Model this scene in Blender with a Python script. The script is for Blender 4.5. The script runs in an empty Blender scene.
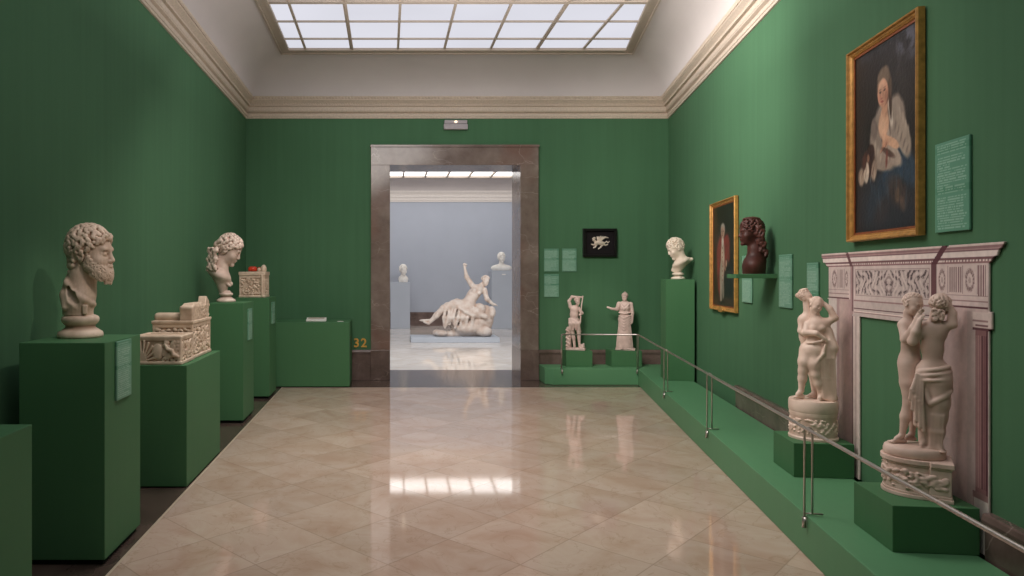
import bpy, math, random
import numpy as np
from mathutils import Vector, Matrix
COL = bpy.context.scene.collection
PI = math.pi
F = 690.0; CX = 387.0; CY = 275.0; EYE = 1.5      # measured from the photograph (perspective of the hall)

def lin(c):
    c = np.asarray(c, dtype=float) / 255.0
    return np.where(c <= 0.04045, c / 12.92, ((c + 0.055) / 1.055) ** 2.4)
def rgba(c):
    l = lin(c); return (float(l[0]), float(l[1]), float(l[2]), 1.0)

# ------------------------------------------------------------------ mesh helpers
def mesh_obj(name, verts, faces, mat=None, parent=None, smooth=False, loc=None, rotz=0.0):
    me = bpy.data.meshes.new(name)
    me.from_pydata([tuple(v) for v in verts], [], [tuple(f) for f in faces])
    me.update()
    if smooth:
        me.polygons.foreach_set('use_smooth', [True] * len(me.polygons))
    o = bpy.data.objects.new(name, me)
    COL.objects.link(o)
    if mat: me.materials.append(mat)
    if parent: o.parent = parent
    if loc is not None: o.location = loc
    if rotz: o.rotation_euler = (0, 0, rotz)
    return o

def fix_normals(o):
    import bmesh
    bm = bmesh.new(); bm.from_mesh(o.data)
    bmesh.ops.recalc_face_normals(bm, faces=bm.faces)
    bm.to_mesh(o.data); bm.free(); return o

def bevel(o, w=0.004, n=2):
    m = o.modifiers.new('bevel', 'BEVEL'); m.width = w; m.segments = n; m.limit_method = 'ANGLE'
    m.angle_limit = math.radians(40); return o

class MB:
    """collects shapes into ONE mesh"""
    def __init__(s): s.v = []; s.f = []
    def add(s, v, f):
        n = len(s.v); s.v += [tuple(p) for p in v]; s.f += [tuple(i + n for i in q) for q in f]; return s
    def box(s, x0, x1, y0, y1, z0, z1):
        v = [(x0,y0,z0),(x1,y0,z0),(x1,y1,z0),(x0,y1,z0),(x0,y0,z1),(x1,y0,z1),(x1,y1,z1),(x0,y1,z1)]
        return s.add(v, [(0,3,2,1),(4,5,6,7),(0,1,5,4),(1,2,6,5),(2,3,7,6),(3,0,4,7)])
    def prism(s, poly, z0, z1):
        n = len(poly)
        v = [(p[0],p[1],z0) for p in poly] + [(p[0],p[1],z1) for p in poly]
        f = [tuple(range(n-1,-1,-1)), tuple(range(n,2*n))] + [(i,(i+1)%n,n+(i+1)%n,n+i) for i in range(n)]
        return s.add(v, f)
    def prism_y(s, poly, y0, y1):
        n = len(poly)
        v = [(p[0],y0,p[1]) for p in poly] + [(p[0],y1,p[1]) for p in poly]
        f = [tuple(range(n)), tuple(range(2*n-1,n-1,-1))] + [(i,n+i,n+(i+1)%n,(i+1)%n) for i in range(n)]
        return s.add(v, f)
    def lathe(s, prof, c=(0,0,0), n=40, sx=1.0, sy=1.0):
        v = []; f = []
        for r, z in prof:
            for k in range(n):
                a = 2*PI*k/n; v.append((c[0]+r*sx*math.cos(a), c[1]+r*sy*math.sin(a), c[2]+z))
        m = len(prof)
        for i in range(m-1):
            for k in range(n):
                f.append((i*n+k, i*n+(k+1)%n, (i+1)*n+(k+1)%n, (i+1)*n+k))
        f.append(tuple(range(n-1,-1,-1))); f.append(tuple((m-1)*n+k for k in range(n)))
        return s.add(v, f)
    def tube(s, pts, r, n=10):
        pts = [Vector(p) for p in pts]; v = []; f = []; ref = None
        for i, p in enumerate(pts):
            t = (pts[min(i+1,len(pts)-1)] - pts[max(i-1,0)]).normalized()
            if ref is None:
                ref = Vector((0,0,1)) if abs(t.z) < .9 else Vector((1,0,0))
            a = t.cross(ref).normalized(); b = t.cross(a).normalized(); ref = b.cross(t).normalized() if b.cross(t).length>0 else ref
            ref = -b if False else ref
            rr = r[i] if isinstance(r, (list,tuple)) else r
            for k in range(n):
                th = 2*PI*k/n; v.append(p + a*(rr*math.cos(th)) + b*(rr*math.sin(th)))
        m = len(pts)
        for i in range(m-1):
            for k in range(n):
                f.append((i*n+k, i*n+(k+1)%n, (i+1)*n+(k+1)%n, (i+1)*n+k))
        f.append(tuple(range(n-1,-1,-1))); f.append(tuple((m-1)*n+k for k in range(n)))
        return s.add(v, f)
    def build(s, name, mat=None, parent=None, smooth=False, loc=None, rotz=0.0, bev=0.0):
        o = mesh_obj(name, s.v, s.f, mat, parent, smooth, loc, rotz)
        fix_normals(o)
        if bev: bevel(o, bev)
        return o

def tag(o, label=None, cat=None, group=None, kind=None):
    if label: o['label'] = label
    if cat: o['category'] = cat
    if group: o['group'] = group
    if kind: o['kind'] = kind
    return o
def thing(name, label, cat, loc=(0,0,0), rotz=0.0, group=None):
    o = bpy.data.objects.new(name, None); COL.objects.link(o)
    o.empty_display_size = .1
    o.location = loc; o.rotation_euler = (0,0,rotz)
    return tag(o, label, cat, group)
def struct(o): o['kind'] = 'structure'; return o
def auto_smooth(o, deg=35):
    me = o.data
    me.polygons.foreach_set('use_smooth', [True]*len(me.polygons))
    try: me.set_sharp_from_angle(angle=math.radians(deg))
    except Exception: pass
    return o

# ------------------------------------------------------------------ materials
def newmat(name):
    m = bpy.data.materials.new(name); m.use_nodes = True
    nt = m.node_tree; b = nt.nodes['Principled BSDF']
    return m, nt, nt.nodes, nt.links, b
def N(ns, t, **kw):
    n = ns.new(t)
    for k, v in kw.items(): setattr(n, k, v)
    return n
def ramp(ns, stops):
    r = ns.new('ShaderNodeValToRGB'); e = r.color_ramp.elements
    while len(e) > 1: e.remove(e[-1])
    e[0].position = stops[0][0]; e[0].color = stops[0][1]
    for p, c in stops[1:]:
        x = e.new(p); x.color = c
    return r
def simple(name, c, rough=.6, metal=0.0, spec=.3, noise=0.0, scale=30, bump=0.0):
    m, nt, ns, L, b = newmat(name)
    b.inputs['Roughness'].default_value = rough; b.inputs['Metallic'].default_value = metal
    b.inputs['Specular IOR Level'].default_value = spec
    col = rgba(c)
    tc = N(ns,'ShaderNodeTexCoord'); nz = N(ns,'ShaderNodeTexNoise'); nz.inputs['Scale'].default_value = scale; nz.inputs['Detail'].default_value = 5
    L.new(tc.outputs['Object'], nz.inputs['Vector'])
    a = tuple(x*(1-noise) for x in col[:3])+(1,); d = tuple(min(1,x*(1+noise)) for x in col[:3])+(1,)
    r = ramp(ns, [(.3,a),(.7,d)]); L.new(nz.outputs['Fac'], r.inputs['Fac']); L.new(r.outputs['Color'], b.inputs['Base Color'])
    if bump:
        bp = N(ns,'ShaderNodeBump'); bp.inputs['Strength'].default_value = bump; bp.inputs['Distance'].default_value=.002
        L.new(nz.outputs['Fac'], bp.inputs['Height']); L.new(bp.outputs['Normal'], b.inputs['Normal'])
    return m

def green_cloth(name, c, streak=.10, rough=.85):
    """painted / fabric-lined green wall with faint vertical streaks"""
    m, nt, ns, L, b = newmat(name)
    tc = N(ns,'ShaderNodeTexCoord'); mp = N(ns,'ShaderNodeMapping'); mp.inputs['Scale'].default_value = (9,9,.35)
    L.new(tc.outputs['Object'], mp.inputs['Vector'])
    nz = N(ns,'ShaderNodeTexNoise'); nz.inputs['Scale'].default_value = 1.6; nz.inputs['Detail'].default_value = 6
    L.new(mp.outputs['Vector'], nz.inputs['Vector'])
    n2 = N(ns,'ShaderNodeTexNoise'); n2.inputs['Scale'].default_value = .9; n2.inputs['Detail'].default_value = 3
    L.new(tc.outputs['Object'], n2.inputs['Vector'])
    mx = N(ns,'ShaderNodeMath', operation='ADD'); L.new(nz.outputs['Fac'], mx.inputs[0]); L.new(n2.outputs['Fac'], mx.inputs[1])
    hf = N(ns,'ShaderNodeMath', operation='MULTIPLY'); L.new(mx.outputs[0], hf.inputs[0]); hf.inputs[1].default_value=.5
    col = lin(c)
    r = ramp(ns, [(.32, tuple(col*(1-streak))+(1,)), (.68, tuple(col*(1+streak))+(1,))])
    L.new(hf.outputs[0], r.inputs['Fac']); L.new(r.outputs['Color'], b.inputs['Base Color'])
    b.inputs['Roughness'].default_value = rough; b.inputs['Specular IOR Level'].default_value = .25
    wv = N(ns,'ShaderNodeTexNoise'); wv.inputs['Scale'].default_value = 260; L.new(tc.outputs['Object'], wv.inputs['Vector'])
    bp = N(ns,'ShaderNodeBump'); bp.inputs['Strength'].default_value=.12; bp.inputs['Distance'].default_value=.001
    L.new(wv.outputs['Fac'], bp.inputs['Height']); L.new(bp.outputs['Normal'], b.inputs['Normal'])
    return m

def statue_marble(name, light, dark, rough=.45, dirt_shade=1.0, scale=9):
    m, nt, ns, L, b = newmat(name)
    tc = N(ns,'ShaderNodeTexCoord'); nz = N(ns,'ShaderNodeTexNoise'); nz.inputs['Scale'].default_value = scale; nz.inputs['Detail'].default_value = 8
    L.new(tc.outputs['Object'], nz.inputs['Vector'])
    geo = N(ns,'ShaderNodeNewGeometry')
    pr = ramp(ns, [(.5-.075/dirt_shade,(0,0,0,1)),(.5+.02/dirt_shade,(1,1,1,1))]); L.new(geo.outputs['Pointiness'], pr.inputs['Fac'])  # cavities get painted occlusion-like shade together with antique dirt
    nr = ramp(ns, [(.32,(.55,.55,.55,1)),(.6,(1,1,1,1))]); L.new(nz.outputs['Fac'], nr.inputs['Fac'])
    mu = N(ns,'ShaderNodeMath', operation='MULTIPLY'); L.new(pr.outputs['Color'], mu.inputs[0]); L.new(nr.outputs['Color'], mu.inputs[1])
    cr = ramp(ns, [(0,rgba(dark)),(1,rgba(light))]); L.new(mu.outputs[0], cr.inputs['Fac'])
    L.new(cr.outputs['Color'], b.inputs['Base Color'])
    b.inputs['Roughness'].default_value = rough; b.inputs['Specular IOR Level'].default_value = .35
    bz = N(ns,'ShaderNodeTexNoise'); bz.inputs['Scale'].default_value = 90; bz.inputs['Detail'].default_value = 4; L.new(tc.outputs['Object'], bz.inputs['Vector'])
    bp = N(ns,'ShaderNodeBump'); bp.inputs['Strength'].default_value=.15; bp.inputs['Distance'].default_value=.002
    L.new(bz.outputs['Fac'], bp.inputs['Height']); L.new(bp.outputs['Normal'], b.inputs['Normal'])
    return m

def veined(name, c1, c2, vein, rough=.15, scale=2.5, vein_amt=.55, red=None, vscale=1.6):
    """brown marble with thin pale veins"""
    m, nt, ns, L, b = newmat(name)
    tc = N(ns,'ShaderNodeTexCoord')
    nz = N(ns,'ShaderNodeTexNoise'); nz.inputs['Scale'].default_value = scale; nz.inputs['Detail'].default_value = 9; nz.inputs['Roughness'].default_value=.6
    L.new(tc.outputs['Object'], nz.inputs['Vector'])
    r = ramp(ns, [(.3,rgba(c1)),(.7,rgba(c2))]); L.new(nz.outputs['Fac'], r.inputs['Fac'])
    base = r.outputs['Color']
    if red is not None:
        n3 = N(ns,'ShaderNodeTexNoise'); n3.inputs['Scale'].default_value = 1.1; n3.inputs['Detail'].default_value=2; L.new(tc.outputs['Object'], n3.inputs['Vector'])
        rr = ramp(ns, [(.54,(0,0,0,1)),(.66,(.5,.5,.5,1))]); L.new(n3.outputs['Fac'], rr.inputs['Fac'])
        mx = N(ns,'ShaderNodeMixRGB'); L.new(rr.outputs['Color'], mx.inputs['Fac']); L.new(base, mx.inputs[1]); mx.inputs[2].default_value = rgba(red); base = mx.outputs[0]
    # veins: distorted voronoi edges
    dn = N(ns,'ShaderNodeTexNoise'); dn.inputs['Scale'].default_value = 3; dn.inputs['Detail'].default_value=4; L.new(tc.outputs['Object'], dn.inputs['Vector'])
    sc = N(ns,'ShaderNodeVectorMath', operation='SCALE'); sc.inputs['Scale'].default_value=.5; L.new(dn.outputs['Color'], sc.inputs[0])
    mpv = N(ns,'ShaderNodeMapping'); mpv.inputs['Scale'].default_value=(.7,.7,1.9); L.new(tc.outputs['Object'], mpv.inputs['Vector'])
    ad = N(ns,'ShaderNodeVectorMath', operation='ADD'); L.new(mpv.outputs[0], ad.inputs[0]); L.new(sc.outputs[0], ad.inputs[1])
    vo = N(ns,'ShaderNodeTexVoronoi', feature='DISTANCE_TO_EDGE'); vo.inputs['Scale'].default_value = vscale; L.new(ad.outputs[0], vo.inputs['Vector'])
    vr = ramp(ns, [(0,(vein_amt,)*3+(1,)),(.012,(0,0,0,1))]); L.new(vo.outputs['Distance'], vr.inputs['Fac'])
    n4 = N(ns,'ShaderNodeTexNoise'); n4.inputs['Scale'].default_value = 2.2; L.new(tc.outputs['Object'], n4.inputs['Vector'])
    vm = ramp(ns, [(.42,(0,0,0,1)),(.6,(1,1,1,1))]); L.new(n4.outputs['Fac'], vm.inputs['Fac'])
    mm = N(ns,'ShaderNodeMath', operation='MULTIPLY'); L.new(vr.outputs['Color'], mm.inputs[0]); L.new(vm.outputs['Color'], mm.inputs[1])
    m2 = N(ns,'ShaderNodeMixRGB'); L.new(mm.outputs[0], m2.inputs['Fac']); L.new(base, m2.inputs[1]); m2.inputs[2].default_value = rgba(vein)
    L.new(m2.outputs[0], b.inputs['Base Color']); b.inputs['Roughness'].default_value = rough
    b.inputs['Specular IOR Level'].default_value = .5
    return m

def floor_marble(name, T=.485, ox=.348, oy=3.916, tint=((188,154,134),(200,172,154),(208,184,168),(200,168,152)), vein=.34):
    """polished cream marble, square tiles laid diagonally"""
    m, nt, ns, L, b = newmat(name)
    tc = N(ns,'ShaderNodeTexCoord'); sp = N(ns,'ShaderNodeSeparateXYZ'); L.new(tc.outputs['Object'], sp.inputs[0])
    def mth(op, a, bb=None):
        n = N(ns,'ShaderNodeMath', operation=op)
        for i, x in enumerate((a, bb)):
            if x is None: continue
            if isinstance(x, (int,float)): n.inputs[i].default_value = x
            else: L.new(x, n.inputs[i])
        return n.outputs[0]
    x = mth('SUBTRACT', sp.outputs['X'], ox); y = mth('SUBTRACT', sp.outputs['Y'], oy)
    k = 1/(math.sqrt(2)*T)
    u = mth('MULTIPLY', mth('ADD', x, y), k); v = mth('MULTIPLY', mth('SUBTRACT', x, y), k)
    fu = mth('ABSOLUTE', mth('SUBTRACT', u, mth('ROUND', u))); fv = mth('ABSOLUTE', mth('SUBTRACT', v, mth('ROUND', v)))
    dm = mth('MINIMUM', fu, fv)
    line = ramp(ns, [(0.0,(1,1,1,1)),(.005,(.6,.6,.6,1)),(.009,(0,0,0,1))]); L.new(dm, line.inputs['Fac'])
    cid = N(ns,'ShaderNodeCombineXYZ'); L.new(mth('FLOOR', u), cid.inputs[0]); L.new(mth('FLOOR', v), cid.inputs[1])
    wn = N(ns,'ShaderNodeTexWhiteNoise'); L.new(cid.outputs[0], wn.inputs['Vector'])
    ofs = N(ns,'ShaderNodeVectorMath', operation='SCALE'); ofs.inputs['Scale'].default_value = 20; L.new(wn.outputs['Color'], ofs.inputs[0])
    ad = N(ns,'ShaderNodeVectorMath', operation='ADD'); L.new(tc.outputs['Object'], ad.inputs[0]); L.new(ofs.outputs[0], ad.inputs[1])
    nz = N(ns,'ShaderNodeTexNoise'); nz.inputs['Scale'].default_value = 2.6; nz.inputs['Detail'].default_value=8; nz.inputs['Roughness'].default_value=.62; nz.inputs['Distortion'].default_value=.8
    L.new(ad.outputs[0], nz.inputs['Vector'])
    r = ramp(ns, [(.25,rgba(tint[0])),(.45,rgba(tint[1])),(.62,rgba(tint[2])),(.8,rgba(tint[3]))]); L.new(nz.outputs['Fac'], r.inputs['Fac'])
    # thin ochre veins
    v1 = N(ns,'ShaderNodeTexNoise'); v1.inputs['Scale'].default_value=3.1; v1.inputs['Detail'].default_value=7; v1.inputs['Distortion'].default_value=1.5; L.new(ad.outputs[0], v1.inputs['Vector'])
    va = mth('ABSOLUTE', mth('SUBTRACT', v1.outputs['Fac'], .5))
    vr = ramp(ns, [(0,(vein,)*3+(1,)),(.012,(0,0,0,1))]); L.new(va, vr.inputs['Fac'])
    m1 = N(ns,'ShaderNodeMixRGB'); L.new(vr.outputs['Color'], m1.inputs['Fac']); L.new(r.outputs['Color'], m1.inputs[1]); m1.inputs[2].default_value = rgba((158,124,96))
    tv = mth('ADD', mth('MULTIPLY', wn.outputs['Value'], .16), .92)
    m2 = N(ns,'ShaderNodeMixRGB', blend_type='MULTIPLY'); m2.inputs['Fac'].default_value=1; L.new(m1.outputs[0], m2.inputs[1]); L.new(tv, m2.inputs[2])
    lf = N(ns,'ShaderNodeMath', operation='MULTIPLY'); L.new(line.outputs['Color'], lf.inputs[0]); lf.inputs[1].default_value=.42
    m3 = N(ns,'ShaderNodeMixRGB'); L.new(lf.outputs[0], m3.inputs['Fac']); L.new(m2.outputs[0], m3.inputs[1]); m3.inputs[2].default_value = rgba((110,84,64))
    L.new(m3.outputs[0], b.inputs['Base Color'])
    b.inputs['Roughness'].default_value = .055; b.inputs['Specular IOR Level'].default_value = 1.0
    wz = N(ns,'ShaderNodeTexNoise'); wz.inputs['Scale'].default_value=1.3; wz.inputs['Detail'].default_value=2; L.new(tc.outputs['Object'], wz.inputs['Vector'])
    bp = N(ns,'ShaderNodeBump'); bp.inputs['Strength'].default_value=.03; bp.inputs['Distance'].default_value=.01
    L.new(wz.outputs['Fac'], bp.inputs['Height']); L.new(bp.outputs['Normal'], b.inputs['Normal'])
    return m

def vcol(name, rough=.6, spec=.3, bump=0.0, bscale=60):
    m, nt, ns, L, b = newmat(name)
    a = N(ns,'ShaderNodeAttribute'); a.attribute_name = 'Col'
    L.new(a.outputs['Color'], b.inputs['Base Color']); b.inputs['Roughness'].default_value = rough
    b.inputs['Specular IOR Level'].default_value = spec
    if bump:
        tc = N(ns,'ShaderNodeTexCoord'); nz = N(ns,'ShaderNodeTexNoise'); nz.inputs['Scale'].default_value=bscale; nz.inputs['Detail'].default_value=5
        L.new(tc.outputs['Object'], nz.inputs['Vector'])
        bp = N(ns,'ShaderNodeBump'); bp.inputs['Strength'].default_value=bump; bp.inputs['Distance'].default_value=.004
        L.new(nz.outputs['Fac'], bp.inputs['Height']); L.new(bp.outputs['Normal'], b.inputs['Normal'])
    return m
def emit(name, c, s):
    m = bpy.data.materials.new(name); m.use_nodes = True; nt = m.node_tree; nt.nodes.clear()
    e = nt.nodes.new('ShaderNodeEmission'); o = nt.nodes.new('ShaderNodeOutputMaterial')
    tc = nt.nodes.new('ShaderNodeTexCoord'); nz = nt.nodes.new('ShaderNodeTexNoise'); nz.inputs['Scale'].default_value=.7
    nt.links.new(tc.outputs['Object'], nz.inputs['Vector'])
    l = lin(c)
    r = ramp(nt.nodes, [(.3,tuple(l*.92)+(1,)),(.7,tuple(l)+(1,))]); nt.links.new(nz.outputs['Fac'], r.inputs['Fac'])
    nt.links.new(r.outputs['Color'], e.inputs['Color']); e.inputs['Strength'].default_value = s
    nt.links.new(e.outputs[0], o.inputs[0]); return m

M = {}
M['wall'] = green_cloth('green wall fabric', (74,114,82), .09)
M['wall_l'] = M['wall']
M['green'] = green_cloth('green paint', (72,116,78), .03, .6)
M['green_sheen'] = green_cloth('platform green with sheen', (92,142,102), .03, .5)  # lighter copy of the green; grazing sheen is put into the colour
M['floor'] = floor_marble('cream marble tiles')
M['floor2'] = floor_marble('far room marble tiles', .6, tint=((214,202,190),(222,212,202),(228,220,212),(218,206,196)), vein=.1)
M['border'] = veined('dark brown border marble', (70,58,52), (98,82,74), (150,130,118), .14, 3, .3)
M['jamb'] = veined('brown grey marble', (108,92,84), (142,126,118), (205,190,182), .16, 3.2, .34, red=(118,78,64), vscale=2.3)
M['base'] = veined('baseboard marble', (88,72,66), (124,104,98), (180,160,150), .2, 4, .4)
M['cornice'] = simple('cornice plaster', (206,190,174), .7, noise=.10, scale=45, bump=.5)
M['cove'] = simple('cove plaster', (198,190,188), .85, noise=.03, scale=2)
M['frame_sky'] = simple('skylight frame metal', (176,162,148), .6, .0, noise=.04)
M['glass'] = emit('skylight diffusing glass', (226,226,236), 1.0)
M['glass2'] = emit('far skylight diffusing glass', (255,252,250), 3.2)
M['grey_wall'] = simple('pale blue grey wall', (174,179,190), .85, noise=.02, scale=2)
M['grey_ped'] = simple('pale grey paint', (178,184,194), .6, noise=.02, scale=3)
M['white_plaster'] = simple('white plaster', (222,214,208), .8, noise=.03, scale=20)
M['steel'] = simple('brushed steel', (206,196,190), .38, 1.0, noise=.05, scale=80)
M['gold'] = simple('gilt wood', (190,140,74), .40, .4, .5, noise=.25, scale=26, bump=.5)
M['gold2'] = simple('gilt inner slip', (150,84,48), .4, .4, .5, noise=.2, scale=30)
M['black'] = simple('black frame', (22,20,20), .35, noise=.1)
M['blackmat'] = simple('black velvet', (24,20,22), .9, noise=.1)
M['panel_edge'] = simple('pale green panel edge', (110,150,124), .4, noise=.02)
M['vc'] = vcol('printed surface', .5)
M['paint'] = vcol('oil paint', .38, .45, .35, 45)
M['print'] = vcol('printed board', .6, .2, .15, 200)
M['numgold'] = simple('brass digits', (222,170,84), .4, .3, noise=.05)
M['dim_ceiling'] = simple('dim taupe ceiling', (92,84,78), .9, noise=.03, scale=2)
M['lampgrey'] = simple('grey plastic', (176,168,172), .4, noise=.03)
M['lampglow'] = emit('small lamp glow', (255,226,190), 2.2)
M['red'] = simple('red glass', (196,62,38), .3, noise=.25, scale=40)
M['dark'] = simple('toe kick black', (20,24,20), .8)  # near-black colour of the recessed pedestal bases
M['spotwhite'] = simple('beige lamp housing', (190,174,152), .5, noise=.02)
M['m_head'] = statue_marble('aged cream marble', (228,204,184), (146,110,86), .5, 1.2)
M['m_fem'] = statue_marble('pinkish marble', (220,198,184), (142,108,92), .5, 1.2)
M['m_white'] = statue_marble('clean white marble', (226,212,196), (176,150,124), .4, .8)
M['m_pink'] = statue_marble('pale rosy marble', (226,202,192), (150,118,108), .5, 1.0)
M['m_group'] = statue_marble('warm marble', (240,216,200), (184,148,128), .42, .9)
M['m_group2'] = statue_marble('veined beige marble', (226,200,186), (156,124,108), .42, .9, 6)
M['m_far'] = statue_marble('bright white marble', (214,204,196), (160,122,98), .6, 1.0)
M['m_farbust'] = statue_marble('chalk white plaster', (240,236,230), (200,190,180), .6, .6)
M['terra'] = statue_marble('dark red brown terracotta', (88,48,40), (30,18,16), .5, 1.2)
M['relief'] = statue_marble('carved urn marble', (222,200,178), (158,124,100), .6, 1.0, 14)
# ------------------------------------------------------------------ the hall
RA, RB = 2.119, .194                       # right wall: x = RA + RB*y (it is not parallel to the left one)
RN = math.hypot(1, RB)
LX, FY, NY = -2.023, 9.9, -1.6
ZC = 3.74
def rx(y): return RA + RB*y
ROT_R = math.atan2(-1, -RB)                # local x runs along the right wall towards the viewer, local -y faces the room
poly = [(LX,NY),(LX,FY),(rx(FY),FY),(rx(NY),NY)]
def inset(d, dn=None):
    dn = d if dn is None else dn
    x0 = LX+d; y1 = FY-d; y0 = NY+dn
    rr = lambda y: RA + RB*y - d*RN
    return [(x0,y0),(x0,y1),(rr(y1),y1),(rr(y0),y0)]
def loft(name, prof, mat, smooth=False):
    mb_v = []; mb_f = []
    for d, z in prof:
        mb_v += [(p[0],p[1],z) for p in inset(d)]
    for i in range(len(prof)-1):
        for k in range(4):
            mb_f.append((i*4+k, i*4+(k+1)%4, (i+1)*4+(k+1)%4, (i+1)*4+k))
    return mesh_obj(name, mb_v, mb_f, mat, smooth=smooth)

# walls (solid slabs behind the wall plane)
struct(MB().box(LX-.2, LX, NY-.2, FY+.6, 0, ZC+.3).build('wall_left', M['wall']))
struct(MB().prism([(rx(NY-.2),NY-.2),(rx(FY+.02),FY+.02),(rx(FY+.02)+.2,FY+.02),(rx(NY-.2)+.2,NY-.2)],0,ZC+.3).build('wall_right', M['wall']))
struct(MB().box(LX-.2, rx(NY)+.2, NY-.2, NY, 0, ZC+.3).build('wall_near', M['wall']))
OX0, OX1, OZ = .043, 1.905, 3.07          # clear opening of the doorway
FD = FY+.6
struct(MB().box(LX-.2, OX0-.06, FY, FD, 0, ZC+.3).box(OX1+.06, rx(FY)+.3, FY, FD, 0, ZC+.3).box(OX0-.06, OX1+.06, FY, FD, OZ+.06, ZC+.3).build('wall_far', M['wall']))
# floors
struct(MB().prism([(-1.39,NY),(-1.39,9.18),(3.8,9.18),(rx(NY)-.0,NY)],-.1,0).build('floor', M['floor']))
struct(MB().box(LX,-1.39,NY,9.18,-.1,0).box(LX,rx(FY),9.18,FY,-.1,0).box(OX0-.06,OX1+.06,FY,10.9,-.1,0).build('trim_1', M['border']))
struct(MB().prism([(-1.405,NY),(-1.405,9.195),(3.7,9.195),(3.7,9.18),(-1.39,9.18),(-1.39,NY)],-.05,.0006).build('trim_2', simple('pale joint strip',(196,178,156),.3)))
# cornice, cove, skylight
prof = [(0,3.74),(.018,3.742),(.022,3.762),(.03,3.766),(.034,3.80),(.006,3.803),(.006,3.818),(.03,3.828),(.045,3.836),(.047,3.846),
        (.052,3.85),(.055,3.895),(.046,3.898),(.046,3.906),(.078,3.910),(.080,3.925),(.062,3.93),(.062,3.94),(.078,3.955),(.098,3.972),(.112,3.982),(.113,3.992),(.104,3.996),(.106,4.005),(.125,4.02),(.13,4.034),(.12,4.036)]
co = struct(loft('trim_3', prof, M['cornice']))
# beads and leaf ornament along the cornice
mb = MB()
pts = inset(.072); pl = inset(.118)
def run(a, b, step, fn):
    a = Vector((a[0],a[1],0)); b = Vector((b[0],b[1],0)); L = (b-a).length; n = int(L/step); t = (b-a).normalized()
    for i in range(n): fn(a + t*((i+.5)*L/n), t, L/n)
def bead(p, t, s):
    r = .010; q = Vector((-t.y,t.x,0))
    v = [p+t*s*.36, p-t*s*.36, p+q*r, p-q*r, p+Vector((0,0,r)), p-Vector((0,0,r))]
    v = [(a.x,a.y,a.z+3.934) for a in v]
    mb.add(v, [(0,2,4),(2,1,4),(1,3,4),(3,0,4),(2,0,5),(1,2,5),(3,1,5),(0,3,5)])
def leaf(p, t, s):
    q = Vector((-t.y,t.x,0)); r=.013
    v = [p+t*s*.42, p-t*s*.42, p+q*r, p-q*r, p+Vector((0,0,.013)), p-Vector((0,0,.02))]
    v = [(a.x,a.y,a.z+4.012) for a in v]
    mb.add(v, [(0,2,4),(2,1,4),(1,3,4),(3,0,4),(2,0,5),(1,2,5),(3,1,5),(0,3,5)])
for k in (0,1,2):
    run(pts[k], pts[k+1], .035, bead); run(pl[k], pl[k+1], .045, leaf)
struct(mb.build('trim_4', M['cornice']))
cv = []
for i in range(13):
    a = PI/2*i/12
    cv.append((.12+.47*(1-math.cos(a)), 4.034+.461*math.sin(a)))
cv.append((.60, 4.497))
struct(loft('ceiling', cv, M['cove'], True))
struct(mesh_obj('ceiling.001', [(LX-.2,NY-.2,4.9),(5,NY-.2,4.9),(5,FY+.6,4.9),(LX-.2,FY+.6,4.9)], [(0,1,2,3)], M['cove']))
# skylight: frame ring, mullions, glass
SZ = 4.50
def rg(y, d=0): return 3.17 + .2*(y-9.15) - d
win = struct(bpy.data.objects.new('window_1', None)); COL.objects.link(win)
fr = MB()
o4 = [(p[0],p[1]) for p in inset(.59)]
i4 = [(-1.30,NY+.75),(-1.30,9.15),(rg(9.15),9.15),(rg(NY+.75),NY+.75)]
def ring(o, i, z0, z1):
    v = [(p[0],p[1],z0) for p in o]+[(p[0],p[1],z0) for p in i]+[(p[0],p[1],z1) for p in o]+[(p[0],p[1],z1) for p in i]
    f = []
    for k in range(4):
        j=(k+1)%4
        f += [(k,j,4+j,4+k),(8+k,12+k,12+j,8+j),(k,8+k,8+j,j),(4+k,4+j,12+j,12+k)]
    fr.add(v,f)
def mixp(t): return [(o4[k][0]*(1-t)+i4[k][0]*t, o4[k][1]*(1-t)+i4[k][1]*t) for k in range(4)]
ring(o4, mixp(.16), SZ-.028, SZ+.05); ring(mixp(.15), mixp(.72), SZ-.010, SZ+.05); ring(mixp(.70), i4, SZ-.022, SZ+.05)
fr.build('skylight_frame', M['frame_sky'], win)
mu = MB()
for k in range(-2, 5):
    x = .146+.615*k; w = .022 if k in (-1,3) else .015
    y0 = NY+.75; 
    y1 = 9.15
    if x > rg(y0): y0 = (x-3.17)/.2+9.15
    if y1 > y0: 
        mu.box(x-w, x+w, y0, y1, SZ-.008, SZ+.03)
        if k in (-1,3): mu.box(x-.004,x+.004,y0,y1,SZ-.016,SZ-.008)
for i, y in enumerate([8.77, 8.17, 7.57, 6.97, 6.37, 5.77, 5.17, 4.57, 3.97, 3.37, 2.77, 2.17, 1.57, .97, .37, -.23]):
    w = .028 if i % 3 == 2 else .011
    mu.box(-1.30, rg(y), y-w, y+w, SZ-.007 if i%3!=2 else SZ-.018, SZ+.03)
mu.build('mullion_grid', M['frame_sky'], win)
gl = mesh_obj('glass', [(p[0],p[1],SZ+.012) for p in [(-1.33,NY+.7),(rg(NY+.7)+.03,NY+.7),(rg(9.2)+.03,9.2),(-1.33,9.2)]], [(0,1,2,3)], M['glass'], win)
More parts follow.
